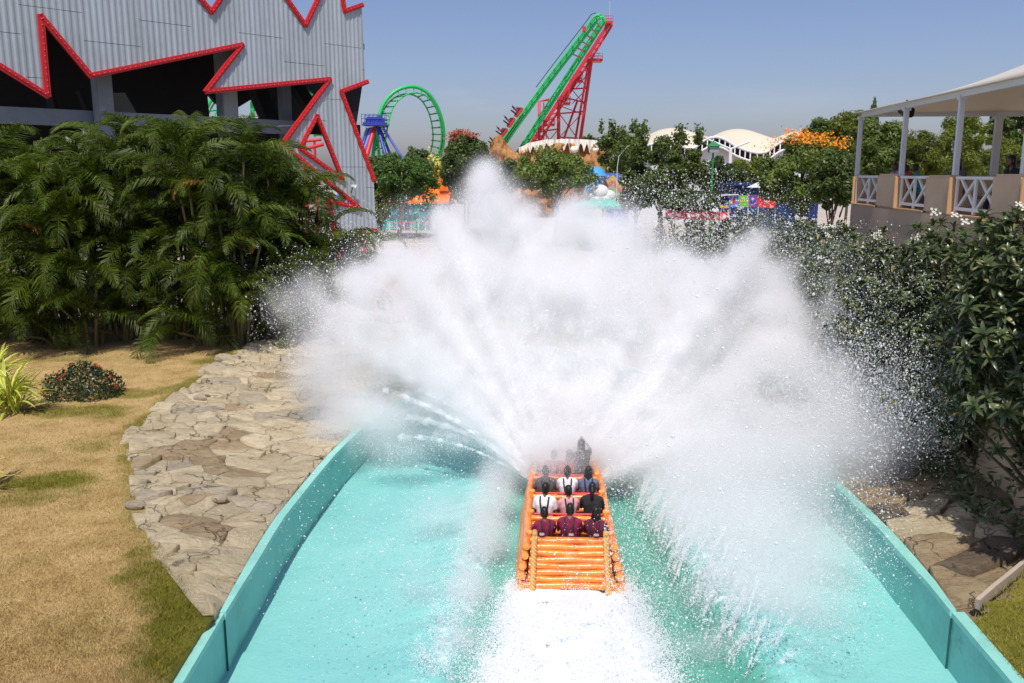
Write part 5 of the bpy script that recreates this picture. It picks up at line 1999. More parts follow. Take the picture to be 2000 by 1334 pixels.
one('sunshade', mb, m_aqua, 'round aqua sunshade half sunk in the spray below the kiosk', 'sunshade', (c.x, c.y, 2.0))
c = kp(1246, 368, -6)
mb = MB()
mb.box(c, (.7, .5, .9), bev=.1)
mb.box(c + Vector((.75, 0, .1)), (.55, .4, .7), bev=.1)
mb.bar(Vector((c.x, c.y, 2.1)), c, .08)
one('litter_bin', mb, m_skyblue, 'bright blue box on a post among the leaves right of the mural wall', 'box', (c.x, c.y, 2.1))

YN = 62
def np_(px, py, dy=0):
    return at_y(px, py, YN + dy)
t = thing('banner', 'long printed banner of blue, green, purple and red panels with a white heart', 'banner', (np_(1460, 410).x, YN, 1.9))
segs = [(1403, 1424, 384, 410, m_navy), (1424, 1444, 382, 405, m_blue_lt), (1444, 1462, 382, 404, M('banner_green', (.20, .50, .06), .6)), (1462, 1481, 381, 404, m_purple), (1481, 1516, 379, 406, M('banner_red', (.72, .035, .04), .55))]
for k, (a, b, y0, y1, m_) in enumerate(segs):
    mb = MB()
    mb.prism([np_(a, y0), np_(b, y0 - .6), np_(b, y1), np_(a, y1)], (0, .03, 0))
    mb.build('banner_panel', m_, t)
def blob(px, py, rx, ry, m_, name='printed_patch', dy=-.02):
    c = np_(px, py, dy)
    k = YN / FPX
    mb = MB()
    mb.prism([c + Vector((rx * k * cos(a), 0, ry * k * sin(a))) for a in [2 * pi * q / 14 for q in range(14)]], (0, .012, 0))
    mb.build(name, m_, t)
blob(1433, 392, 3, 5.5, m_redsteel)
blob(1438, 390, 2.0, 3.5, M('banner_pale', (.6, .65, .75), .6), dy=-.035)
blob(1428, 396, 2.2, 2.5, M('banner_yellow', (.75, .55, .08), .6), dy=-.03)
blob(1449, 392, 2.2, 3.0, M('banner_orange', (.75, .35, .05), .6))
blob(1454, 390, 1.2, 4.5, M('banner_lightgreen', (.4, .7, .25), .6), dy=-.03)
blob(1470, 392, 4.2, 5.0, m_blue)
blob(1470, 388.5, 2.4, 2.2, m_kiosk, dy=-.04)
blob(1476, 397, 2.0, 2.0, M('banner_pink', (.7, .2, .35), .6), dy=-.03)
blob(1412, 394, 6, 4, m_dark)
blob(1409, 403, 3.5, 3, M('banner_amber', (.75, .45, .06), .6), dy=-.03)
blob(1418, 404, 4.0, 3, M('banner_gold', (.70, .42, .05), .6), dy=-.035)
# white heart: two nested outlines with open tips
def heart(s, n=28, a0=.10, a1=.90):
    out = []
    for i in range(n + 1):
        u = 2 * pi * lerp(a0, a1, i / n) + 0
        hx = 16 * sin(u + pi) ** 3
        hz = 13 * cos(u + pi) - 5 * cos(2 * (u + pi)) - 2 * cos(3 * (u + pi)) - cos(4 * (u + pi))
        out.append((hx * s, hz * s))
    return out
hc = np_(1498, 390.5, -.03)
k = YN / FPX
for s, wd in ((.42 * k, 1.15 * k), (.20 * k, .95 * k)):
    for half in (0, 1):
        pts = [(x, z) for x, z in heart(s, 40, .06, .94)]
        pts = pts[:20] if half == 0 else pts[21:]
        L_, R_ = [], []
        for i, (x, z) in enumerate(pts):
            x2, z2 = pts[min(i + 1, len(pts) - 1)]
            x1_, z1_ = pts[max(i - 1, 0)]
            dx, dz = x2 - x1_, z2 - z1_
            l = sqrt(dx * dx + dz * dz) + 1e-9
            L_.append(hc + Vector((x - dz / l * wd / 2, 0, z + dx / l * wd / 2)))
            R_.append(hc + Vector((x + dz / l * wd / 2, 0, z - dx / l * wd / 2)))
        mb = MB()
        mb.grid([L_, R_], False)
        mb.build('heart_emblem', m_white, t)
mb = MB()
mb.bar(np_(1408, 381, -.1), np_(1442, 380, -.1), .25, .07)
mb.build('banner_cap', m_white, t)
for px in (1404, 1424, 1462, 1515):
    q = np_(px, 395, .12)
    MB().tube([(q.x, q.y, 1.9), (q.x, q.y, np_(px, 380).z)], .05, 6).build('post', m_grey_metal, t)

YF = 57
t = thing('red_fence', 'low red board fence with white emblems just above the spray', 'fence', (at_y(1360, 420, YF).x, YF, 1.9))
fx = [1300, 1318, 1336, 1354, 1372, 1392, 1408, 1422]
for a, b in zip(fx[:-1], fx[1:]):
    p0, p1 = at_y(a + .6, 411 + (a - 1300) * .03, YF), at_y(b - .6, 411 + (b - 1300) * .03, YF)
    mb = MB()
    mb.prism([p0, p1, p1 - Vector((0, 0, .55)), p0 - Vector((0, 0, .55))], (0, .05, 0))
    brd = mb.build('fence_board', m_redsteel, t)
    mb = MB()
    m_ = (p0 + p1) / 2 - Vector((0, .015, .27))
    mb.prism([m_ + Vector((.13 * cos(q * .6), 0, .13 * sin(q * .6))) for q in range(10)], (0, .01, 0))
    mb.build('round_emblem', m_white, brd)
    MB().tube([(p0.x, YF + .08, 1.9), (p0.x, YF + .08, p0.z + .05)], .05, 6).build('post', m_grey_metal, t)
# navy walled stall behind the flowering tree
q0, q1 = at_y(1428, 372, 72), at_y(1600, 372, 72)
mb = MB()
mb.box(((q0.x + q1.x) / 2, 74, lerp(1.9, at_y(1500, 362, 72).z, .5)), (q1.x - q0.x, 4, at_y(1500, 362, 72).z - 1.9))
mb.box(((q0.x + q1.x) / 2, 73.7, at_y(1500, 362, 72).z + .08), (q1.x - q0.x + .8, 5, .2))
one('navy_stall', mb, m_navy, 'dark navy stall with a flat roof behind the banner and the flowering tree', 'stall', ((q0.x + q1.x) / 2, 74, 1.9))
c = at_y(1483, 366, 68)
t = thing('parasol', 'small white parasol under the trees above the banner', 'parasol', (c.x, 68, 1.9))
mb = MB()
rows = [[(c.x + 1.0 * rr_ * cos(a), 68 + 1.0 * rr_ * sin(a), c.z + .45 - .45 * rr_) for a in [2 * pi * q / 8 for q in range(9)]] for rr_ in (.02, .5, 1.0)]
mb.grid(rows, False)
mb.build('parasol_cover', m_white, t)
MB().tube([(c.x, 68, 1.9), (c.x, 68, c.z + .4)], .04, 6).build('pole', m_grey_metal, t)

# ------------------------------------------------------------------ orange roofed hut by the plaza
YH = 90
def hp_(px, py, dy=0):
    return at_y(px, py, YH + dy)
t = thing('orange_hut', 'low hut with a bright orange roof and chimney and teal painted walls', 'hut', (hp_(800, 430).x, YH + 3, 2.2))
x0, x1 = hp_(733, 400).x, hp_(872, 400).x
ze, zr_ = hp_(800, 398).z, hp_(800, 366).z
mb = MB()
mb.box(((x0 + x1) / 2, YH + 3, (2.1 + ze) / 2), (x1 - x0, 5.4, ze - 2.1))
mb.build('wall', m_teal_wall, t)
for k, (a, b) in enumerate(((733, 800), (801, 832), (833, 872))):
    up_ = .35 if k == 2 else 0
    p = [(hp_(a, 0).x, YH - .2, ze), (hp_(b, 0).x, YH - .2, ze), (hp_(b, 0).x, YH + 3.2, zr_ + up_), (hp_(a, 0).x, YH + 3.2, zr_ + up_)]
    q = [(p[3][0], YH + 3.21, zr_ + up_), (p[2][0], YH + 3.21, zr_ + up_), (p[2][0], YH + 6.4, ze), (p[3][0], YH + 6.4, ze)]
    mb = MB()
    mb.prism(p, (0, 0, .22))
    mb.prism(q, (0, 0, .22))
    rf = mb.build('roof', m_orange_wall, t)
    mb = MB()
    for z_ in (.35, .65):
        mb.bar((p[0][0], lerp(YH - .2, YH + 3.2, z_) - .05, lerp(ze, zr_ + up_, z_) + .25), (p[1][0], lerp(YH - .2, YH + 3.2, z_) - .05, lerp(ze, zr_ + up_, z_) + .25), .12, .08)
    mb.build('roof_batten', m_orange_wall, rf)
cx0, cx1 = hp_(855, 340).x, hp_(873, 340).x
mb = MB()
mb.box(((cx0 + cx1) / 2, YH + 1.5, (hp_(860, 340).z + zr_ - .4) / 2), (cx1 - cx0, 1.1, hp_(860, 340).z - zr_ + .4), rotz(.12))
mb.box(((cx0 + cx1) / 2, YH + 1.5, hp_(860, 340).z + .05), (cx1 - cx0 + .12, 1.25, .14), rotz(.12))
mb.build('chimney', m_orange_wall, t)
for px, col in ((760, m_aqua), (775, m_teal_wall), (792, m_navy), (812, m_aqua), (835, m_navy), (856, m_aqua)):
    a = hp_(px, 415)
    mb = MB()
    mb.prism([(a.x - .35, YH + .28, 2.3), (a.x + .35, YH + .28, 2.3), (a.x + .25 + .1 * sin(px), YH + .28, ze - .5), (a.x - .1, YH + .28, ze - .3)], (0, -.03, 0))
    mb.build('painted_panel', col, t)
# yellow flowering shrub behind the hut roof
c = at_y(848, 338, 97)
t = thing('flowering_shrub', 'yellow flowering shrub left of the orange chimney', 'shrub', (c.x, 97, 2.1))
d = RNG.normal(size=(900, 3))
P = d * np.array([.75, .7, .8]) + np.array(c)
V, F, R = leaf_cloud(P, d, .3, .6, RNG.uniform(0, 1, 900), .05, .6)
o = link('foliage', npmesh('foliage', V - np.array(WL[t.name]), F, m_tree_c, False, {'rnd': R}), t); o['kind'] = 'stuff'
P = d[:260] * np.array([.8, .7, .85]) + np.array(c) + np.array([.5, -.5, .5])
V, F, R = leaf_cloud(P, d[:260], .3, .7, RNG.uniform(0, 1, 260), .05, .6)
o = link('blossom', npmesh('blossom', V - np.array(WL[t.name]), F, m_yelflower, False, {'rnd': R}), t); o['kind'] = 'stuff'
MB().tube([(c.x, 97, 2.0), c], [.1, .05], 6).build('stem', m_bark, t)
# low aqua tent cloth, railing, plaza kerbs
c = hp_(768, 424, -6)
mb = MB()
rows = [[(c.x + lerp(-1.6, 2.4, q / 12), c.y - 1.0 + 2 * v, c.z + (.35 if v == .5 else -.25) + .12 * sin(q * 1.1)) for q in range(13)] for v in (0, .5, 1)]
mb.grid(rows)
mb.tube([(c.x - 1.4, c.y, 2.1), (c.x - 1.4, c.y, c.z + .3)], .05, 6)
mb.tube([(c.x + 2.2, c.y, 2.1), (c.x + 2.2, c.y, c.z + .3)], .05, 6)
one('shade_cloth', mb, m_aqua, 'low aqua shade cloth under the feathery tree by the plaza', 'shade cloth', (c.x, c.y, 2.1))
t = thing('plaza_railing', 'thin red and white railing along the front of the orange hut', 'railing', (hp_(820, 430, -3).x, YH - 3, 2.2))
for zz in (.5, 1.0):
    MB().tube([(hp_(758, 0).x, YH - 3, 2.2 + zz), (hp_(872, 0).x, YH - 3, 2.2 + zz)], .045, 6).build('rail', m_redsteel, t)
for k in range(9):
    xx_ = lerp(hp_(758, 0).x, hp_(872, 0).x, k / 8)
    MB().tube([(xx_, YH - 3, 2.15), (xx_, YH - 3, 3.25)], .05, 6).build('post', m_white, t)
for k, (py, Y_) in enumerate(((441, 84), (458, 75), (478, 66))):
    a, b = at_z(735, py, 2.25), at_z(900, py - 1, 2.25)
    mb = MB()
    mb.bar((a.x, a.y, gz(0, a.y) + .06), (b.x, a.y + .5, gz(0, a.y) + .06), .5, .16)
    one('plaza_step', mb, m_pale_concrete, ('pale kerb across the plaza nearest to the orange hut', 'pale kerb across the middle of the plaza', 'pale kerb across the plaza nearest to the spray')[k], 'kerb', (a.x, a.y, 2.2))
# bits seen through the triangular window: a red frame and a pale parasol-like ride
a = at_y(606, 300, 78)
mb = MB()
mb.tube([(a.x - .5, 78, 2.2), (a.x - .5, 78, a.z + 1.0)], .18, 8)
mb.tube([(a.x - 1.2, 78, a.z + .2), (a.x + 1.2, 78, a.z + .8)], .16, 8)
mb.tube([(a.x - 1.0, 78, a.z + 1.0), (a.x + 1.0, 78, a.z + 1.2)], .14, 8)
mb.tube([(a.x + .4, 78, 2.2), (a.x + .4, 78, a.z + 1.0)], .12, 8)
one('red_ride_frame', mb, m_redsteel, 'red steel ride frame seen through the triangular window', 'ride frame', (a.x, 78, 2.2))

# ------------------------------------------------------------------ people
def fuse(name, mb, voxel, smooth_it=3):
    """one continuous skin over the shapes collected in mb"""
    me = mb.mesh('raw', None)
    o = bpy.data.objects.new('raw', me)
    COL.objects.link(o)
    r = o.modifiers.new('r', 'REMESH')
    r.mode = 'VOXEL'
    r.voxel_size = voxel
    r.use_smooth_shade = True
    s = o.modifiers.new('s', 'SMOOTH')
    s.factor = .5
    s.iterations = smooth_it
    dg = bpy.context.evaluated_depsgraph_get()
    out = bpy.data.meshes.new_from_object(o.evaluated_get(dg))
    out.name = name
    out.materials.clear()
    out.materials.append(m_skin[0])
    bpy.data.objects.remove(o)
    bpy.data.meshes.remove(me)
    return out
def limb(mb, pts, rs):
    pts = [Vector(p) for p in pts]
    mb.tube(pts, rs, 10)
    for p, r in zip(pts, rs):
        mb.ball(p, r, 10, 8)
def figure(pose):
    """joints of a pose; hip of a seated figure at z = 0, feet of a standing one"""
    st = pose in ('stand', 'half')
    hz = .90 if pose == 'stand' else (.42 if pose == 'half' else .10)
    b, sh, tr = MB(), MB(), MB()
    lean = .05 if pose != 'half' else .10
    def T(x, y, z):
        return Vector((x, y + lean * max(0, z) * 1.2, z + hz))
    for e, m_, vx in ((0.0, b, 1), (.012, sh, 1)):
        for sx in (-1, 1):
            limb(m_, [T(.055 * sx, 0, .0 if m_ is b else -.04), T(.06 * sx, .01, .16), T(.085 * sx, 0, .34), T(.075 * sx, -.005, .43)], [.115 + e, .105 + e, .115 + e, .085 + e])
            limb(m_, [T(.06 * sx, -.005, .47), T(.165 * sx, -.01, .43)], [.055 + e, .060 + e])
    limb(b, [T(0, 0, .44), T(0, .02, .56)], [.058, .052])
    hc_ = T(0, .045, .665)
    b.ball(hc_, (.076, .095, .112), 14, 10)
    b.ball(hc_ + Vector((0, .03, -.055)), (.055, .062, .06), 10, 8)
    b.ball(hc_ + Vector((0, .10, -.015)), (.014, .022, .022), 8, 6)
    b.ball(hc_ + Vector((0, .085, -.062)), (.025, .014, .010), 8, 6)
    for sx in (-1, 1):
        b.ball(hc_ + Vector((.078 * sx, 0, -.01)), (.012, .022, .034), 8, 6)
    arms = {}
    for sx in (-1, 1):
        S_ = T(.185 * sx, -.01, .42)
        if pose == 'bar':
            E_, W_ = T(.235 * sx, .12, .19), T(.17 * sx, .36, .22)
        elif pose == 'up' or (pose == 'half' and sx > 0):
            E_, W_ = (T(.25 * sx, .08, .62), T(.20 * sx, .10, .86)) if pose == 'up' else (T(.27 * sx, .12, .50), T(.13 * sx, .17, .70))
        elif pose == 'half':
            E_, W_ = T(.24 * sx, .10, .20), T(.15 * sx, .30, .25)
        elif pose == 'stand':
            E_, W_ = T(.235 * sx, -.02, .14), T(.245 * sx, .08, -.08)
        else:
            E_, W_ = T(.225 * sx, .05, .16), T(.12 * sx, .24, .08)
        arms[sx] = W_
        limb(b, [S_, S_.lerp(E_, .5), E_, E_.lerp(W_, .5), W_], [.048, .044, .037, .034, .026])
        limb(sh, [S_, S_.lerp(E_, .62)], [.062, .060])
        d = (W_ - E_).normalized()
        pl = W_ + d * .05
        limb(b, [W_, pl], [.028, .036])
        side = Vector((1, 0, 0)) if abs(d.x) < .8 else Vector((0, 1, 0))
        side = (side - d * side.dot(d)).normalized()
        palm_n = d.cross(side)
        for q, fl in enumerate((.066, .076, .072, .056)):
            r0 = pl + side * (q - 1.5) * .019 + d * .03
            r1 = r0 + d * fl * .6 + palm_n * .01 * sx
            r2 = r1 + (d * .35 + Vector((0, 0, -.8))).normalized() * fl * .55
            limb(b, [r0, r1, r2], [.0105, .0095, .008])
        limb(b, [pl - d * .02 - side * .03 * sx, pl + d * .015 - side * .055 * sx, pl + d * .045 - side * .055 * sx], [.014, .011, .009])
        if pose == 'stand':
            K, A = Vector((.095 * sx, .02, .48)), Vector((.10 * sx, -.02 + .10 * sx, .08))
        elif pose == 'half':
            K, A = Vector((.11 * sx, .22, .20)), Vector((.11 * sx, .10, -.22))
        else:
            K, A = Vector((.12 * sx, .44, .11)), Vector((.12 * sx, .48, -.33))
        Hh = Vector((.085 * sx, 0, hz - .02))
        limb(b, [Hh, Hh.lerp(K, .5), K, K.lerp(A, .4), A], [.088, .078, .058, .055, .038])
        limb(b, [A + Vector((0, -.02, -.03)), A + Vector((0, .13, -.055))], [.038, .028])
        limb(tr, [Hh + Vector((0, 0, .02)), Hh.lerp(K, .5), K, K.lerp(A, .75)], [.105, .092, .074, .058])
    tr_top = T(0, 0, .02)
    tr.ball(tr_top, (.16, .125, .11), 12, 8)
    hair = MB()
    rows = []
    for i in range(9):
        t_ = i / 8 * .62 * pi
        rows.append([hc_ + Vector((.086 * sin(t_) * cos(a), -.012 + (.108 if sin(a) < 0 else .094) * sin(t_) * sin(a), .012 + .118 * cos(t_))) for a in [2 * pi * q / 18 for q in range(19)] ])
    # the hairline: lower at the back than over the forehead
    for i in range(5, 9):
        rows[i] = [p + Vector((0, 0, .050 * (i - 4) / 4 if (p.y - hc_.y) > .02 else -.012 * (i - 4))) for p in rows[i]]
    hair.grid(rows)
    eyes = MB()
    for sx in (-1, 1):
        eyes.ball(hc_ + Vector((.030 * sx, .083, .012)), (.013, .008, .009), 8, 6)
    har = MB()
    for sx in (-1, 1):
        har.tube([T(.085 * sx, .12, .30), T(.09 * sx, .07, .47), T(.09 * sx, -.06, .505), T(.085 * sx, -.125, .42), T(.055 * sx, -.14, .22), T(.02 * sx, -.145, .06)], .020, 6)
    buckle = MB().box(T(0, -.155, .05), (.07, .03, .06), bev=.008)
    tail = MB()
    tail.tube([hc_ + Vector((0, -.09, .03)), hc_ + Vector((0, -.15, -.02)), hc_ + Vector((0, -.15, -.14)), hc_ + Vector((0, -.13, -.27))], [.035, .045, .038, .012], 9)
    longh = MB()
    rows = [[hc_ + Vector((w_ * cos(a), -.02 + .095 * sin(a) * (1 if sin(a) < 0 else .5), z)) for a in [pi * q / 14 + pi for q in range(15)]] for w_, z in ((.088, .06), (.095, -.05), (.11, -.17), (.10, -.30))]
    longh.grid(rows)
    return {'body': fuse('body', b, .0125), 'shirt': fuse('shirt', sh, .016, 4), 'trousers': fuse('trousers', tr, .018, 4), 'hair': hair.mesh('hair', m_hair), 'eyes': eyes.mesh('eyes', m_black),
            'harness': har.mesh('harness', m_strap), 'buckle': buckle.mesh('buckle', m_buckle), 'ponytail': tail.mesh('ponytail', m_hair), 'long_hair': longh.mesh('long_hair', m_hair), 'wrist': arms}
FIG = {p: figure(p) for p in ('bar', 'lap', 'up', 'half', 'stand')}
def person(pose, loc, rz, label, shirt, skin=0, trousers=m_jeans, extra=(), group=None, sc=1.0, mat3=None, lean=0.0):
    t = thing('person', label, 'person', loc, group)
    if mat3 is not None:
        t.rotation_euler = mat3.to_euler()
    else:
        t.rotation_euler = (lean, 0, rz)
    t.scale = (sc, sc, sc)
    def put(k, mat):
        o = link(k, FIG[pose][k], t)
        o.material_slots[0].link = 'OBJECT'
        o.material_slots[0].material = mat
        return o
    put('body', m_skin[skin]); put('shirt', shirt); put('trousers', trousers); put('hair', m_hair); put('eyes', m_black)
    for k in extra:
        put(k, {'harness': m_strap, 'buckle': m_buckle}.get(k, m_hair))
    return t

# ------------------------------------------------------------------ log boat
BY0 = 15.74
BANG = -math.atan(.036)
BO = Vector((boat_x(BY0), BY0, 0))
boat = thing('log_boat', 'orange log raft boat seen from astern, ploughing through the splash', 'boat', BO)
boat.rotation_euler = (0, 0, BANG)
WL[boat.name] = Vector((0, 0, 0))          # its parts are built in the boat's own axes: x to starboard, y ahead
def bl(x, y, z):
    return BO + rotz(BANG) @ Vector((x, y, z))
rb_ = random.Random(9)
def log(a, b, r, name='log', mat=m_log, ends=False, parent=boat, n=14):
    a, b = Vector(a), Vector(b)
    m = max(4, int((b - a).length / .16))
    pts, rs = [], []
    kx, kz = rb_.uniform(0, 9), rb_.uniform(0, 9)
    for i in range(m + 1):
        f = i / m
        pts.append(a.lerp(b, f) + Vector((.008 * sin(f * 7 + kz), 0, .010 * sin(f * 9 + kx))))
        rs.append(r * (1 + .10 * sin(f * 11 + kx) * rb_.uniform(.3, 1) + rb_.uniform(-.04, .06)))
    mb = MB().tube(pts, rs, n)
    for q in range(3):      # knots
        f = rb_.uniform(.08, .92)
        p = a.lerp(b, f)
        aa = rb_.uniform(-2.6, -.5)
        d = (b - a).normalized()
        s1 = d.cross(Vector((0, 0, 1))).normalized()
        s2 = s1.cross(d)
        mb.ball(p + (s1 * cos(aa) + s2 * -sin(aa)) * r * .93, r * .30, 7, 5)
    o = mb.build(name, mat, parent)
    if ends:
        d = (b - a).normalized()
        mb = MB().tube([a - d * .022, a - d * .002], [r * .80, r * .86], n)
        mb.tube([a - d * .030, a - d * .02], [r * .32, r * .34], 8)
        mb.build('log_end', m_logend, o)
    return o
NL_ = 8
for k in range(NL_):
    f = (k + .5) / NL_
    z, y = .05 + f * .86, -.02 + f * .46
    r = .066
    hw_ = .84 - .06 * f + rb_.uniform(-.015, .015)
    if k == 0:
        hw_ = .95
    log((-hw_, y, z), (hw_, y, z), r)
mb = MB()
mb.prism([(-.82, .05, .02), (.82, .05, .02), (.76, .50, .88), (-.76, .50, .88)], (0, .05, 0))
mb.build('transom', m_log, boat)
def hull_w(y):
    return interp(y, [0, 1, 3.8, 5.0, 5.8, 6.3], [1, 1, .97, .88, .62, .30])
for sx in (-1, 1):
    for k, (x, z, r) in enumerate(((.99, .08, .105), (.965, .27, .088), (.93, .44, .085), (.895, .61, .083), (.86, .78, .083))):
        y0 = -.10 + z * .50 + (-.06 if k == 0 else 0)
        P = [(sx * x * hull_w(y), y, z + .05 * max(0, (y - 4.2))) for y in np.linspace(y0, 6.3, 14)]
        pts = [Vector(p) + Vector((rb_.uniform(-.008, .008), 0, rb_.uniform(-.01, .01))) for p in P]
        o = MB().tube(pts, [r * rb_.uniform(.93, 1.08) for _ in pts], 13).build('side_log', m_log, boat)
        d = (pts[1] - pts[0]).normalized()
        mb = MB().tube([pts[0] - d * .024, pts[0] - d * .002], [r * .82, r * .88], 13)
        mb.tube([pts[0] - d * .032, pts[0] - d * .02], [r * .3, r * .34], 8)
        mb.build('log_end', m_logend, o)
    for yv in (.62, 1.75, 2.95, 4.15, 5.1):
        x = .80 * hull_w(yv)
        MB().tube([(sx * (x + .09), yv, .05), (sx * x, yv + .03, .92)], [.085, .075], 10).build('side_post', m_log, boat)
        mb = MB().tube([(sx * x, yv + .03, .918), (sx * x, yv + .03, .945)], [.072, .062], 10)
        mb.build('post_end', m_logend, boat)
    # twisted rope down the stern
    for ph in (0, pi * 2 / 3, pi * 4 / 3):
        pts = []
        for i in range(60):
            f = i / 59
            z, y = .955 - f * .93, .41 - f * .49
            a = f * 2 * pi * 5.0 + ph
            xx_ = sx * (.70 + .035 * f) + .036 * cos(a)
            pts.append((xx_, y - .075 + .036 * sin(a), z))
        MB().tube(pts, .030, 7).build('rope', m_rope, boat)
    MB().tube([(sx * .70, .36, .97), (sx * .70, .50, 1.0), (sx * .72, .62, .93)], .055, 9).build('rope_knot', m_rope, boat)
for yv in (1.50, 2.74, 3.96, 5.0):
    for q, z in enumerate((.58, .71, .84)):
        log((-.78 * hull_w(yv), yv + .04 * q, z), (.78 * hull_w(yv), yv + .04 * q, z), .060, 'seat_back_log', n=11)
    MB().tube([(-.76 * hull_w(yv), yv + .42, .80), (.76 * hull_w(yv), yv + .42, .80)], .03, 9).build('grab_bar', m_redsteel, boat)
for yv in (.85, 2.10, 3.32, 4.50):
    mb = MB()
    mb.box((0, yv + .08, .44), (1.62, .5, .10), bev=.03)
    mb.build('seat', m_log, boat)
mb = MB()
mb.prism([(-.92, .12, .06), (.92, .12, .06), (.92, 4.6, .06), (.3, 6.0, .06), (-.3, 6.0, .06), (-.92, 4.6, .06)], (0, 0, .04))
mb.build('floor', m_log, boat)
for x in (-.56, 0.02, .52):
    mb = MB()
    mb.box((x, .50, .955), (.10, .06, .05), bev=.012)
    mb.build('belt_anchor', m_buckle, boat)
G = 'riders in the log boat'
hv = ('harness', 'buckle')
SEATZ = .50
def rider(pose, x, row, label, shirt, extra=hv, skin=0, dz=0.0, rz=0.0, sc=1.0):
    y = (.86, 2.10, 3.32, 4.52, 5.2)[row]
    return person(pose, bl(x, y, SEATZ + dz), BANG + rz, label, shirt, skin, extra=extra, group=G, sc=sc)
rider('bar', -.50, 0, 'rider in a maroon top on the left of the rear bench', m_maroon, rz=.22, sc=.97)
rider('bar', .0, 0, 'rider in a bright maroon top in the middle of the rear bench', m_maroon, skin=1, rz=-.12, dz=.03, sc=1.03)
rider('bar', .52, 0, 'rider in a dark maroon top on the right of the rear bench', m_maroon2, rz=-.25, sc=1.0, extra=('harness', 'buckle', 'long_hair'))
rider('lap', -.50, 1, 'rider in a plain white shirt with black straps on the second bench', m_wcloth, rz=-.15, sc=1.04)
rider('bar', .02, 1, 'rider in a pink shirt with dark straps on the second bench', m_pink, skin=1, rz=.16, sc=.98)
rider('bar', .52, 1, 'rider in a black shirt with a ponytail on the second bench', m_bcloth, extra=('ponytail',), rz=-.1, dz=.03, sc=1.03)
rider('bar', -.48, 2, 'rider in grey half lost in the mist on the left of the third bench', m_greycl)
rider('bar', .02, 2, 'rider in a white vest with wide black straps on the third bench', m_wcloth, skin=2)
rider('bar', .50, 2, 'rider in a blue grey top on the right of the third bench', m_blucl, extra=('harness', 'long_hair'))
rider('bar', -.28, 3, 'rider in red in the mist on the left of the front bench', m_redcl)
rider('lap', .12, 3, 'rider in red and dark hair in the middle of the front bench', m_redcl, extra=('harness', 'long_hair'), skin=1, rz=.3)
rider('half', .42, 3, 'rider in black half risen at the bow with an arm raised', m_bcloth, extra=('long_hair',), dz=-.06, rz=.35)

# people elsewhere
p = at_z(822, 442, 2.2)
far = person('stand', (p.x, p.y, gz(p.x, p.y)), 2.6, 'person in a white shirt and khaki trousers standing on the plaza', m_wcloth, 2, m_khaki, extra=('harness',))
o = link('white_bag', MB().box((.30, .10, .62), (.22, .12, .26), bev=.03).mesh('white_bag', m_white), None)
o.location = far.location
o.rotation_euler = far.rotation_euler
tag(o, 'small white bag hanging from the hand of the person on the plaza', 'bag')
sb0, sb1 = ws(1660), ws(1985)
mb = MB()
mb.box(wp((sb0 + sb1) / 2 + .3, 7.42, 1.05), (sb1 - sb0 - .5, .42, .08), RW, bev=.02)
for k in range(5):
    mb.box(wp(lerp(sb0 + .6, sb1 - .3, k / 4), 7.19, 1.05), (.10, .34, .40), RW)
one('bench', mb, m_deck, 'long grey bench behind the parapet inside the pavilion', 'bench', wp((sb0 + sb1) / 2, ZF, 1.05))
GP = 'people sitting in the pavilion'
for px, bk, rz, lab, sh_, ex, sc in ((1687, 1.0, 2.0, 'child in a lilac top seated furthest along the pavilion bench', m_lilac, (), .98), (1701, 1.02, 1.2, 'person in a yellow top seated second along the far end of the pavilion bench', m_yelcl, ('long_hair',), 1.05),
                                     (1709, .98, 1.5, 'child in a red top among the group at the far end of the pavilion bench', m_redcl, (), .90), (1724, 1.0, 1.0, 'person in a teal top at the near side of the group on the pavilion bench', m_tealcl, (), .92),
                                     (1797, 1.0, 1.9, 'person in dark grey seated alone behind the second balcony opening', m_greycl, ('long_hair',), 1.0), (1889, 1.02, 1.7, 'person in black with long hair behind the third balcony opening', m_bcloth, ('long_hair',), 1.08),
                                     (1941, 1.04, 1.6, 'small person in navy behind the third balcony opening, low by the pier', m_navy, (), .86)):
    q = wp(ws(px, 330) if True else 0, 7.45, bk)
    person('lap', q, rz, lab, sh_, 0, extra=ex, group=GP, sc=sc)
GR = 'riders on the coaster train'
cn = ('lowest', 'second', 'third', 'topmost')
for i, (p, R) in enumerate(TRAIN):
    person('up' if i % 3 else 'bar', p, 0, 'rider in %s in the %s car of the red coaster train, %s seat' % (('dark clothes', 'red')[i % 2], cn[i // 2], ('left', 'right')[i % 2]), (m_bcloth, m_redcl)[i % 2], 0, group=GR, mat3=R, sc=1.05)

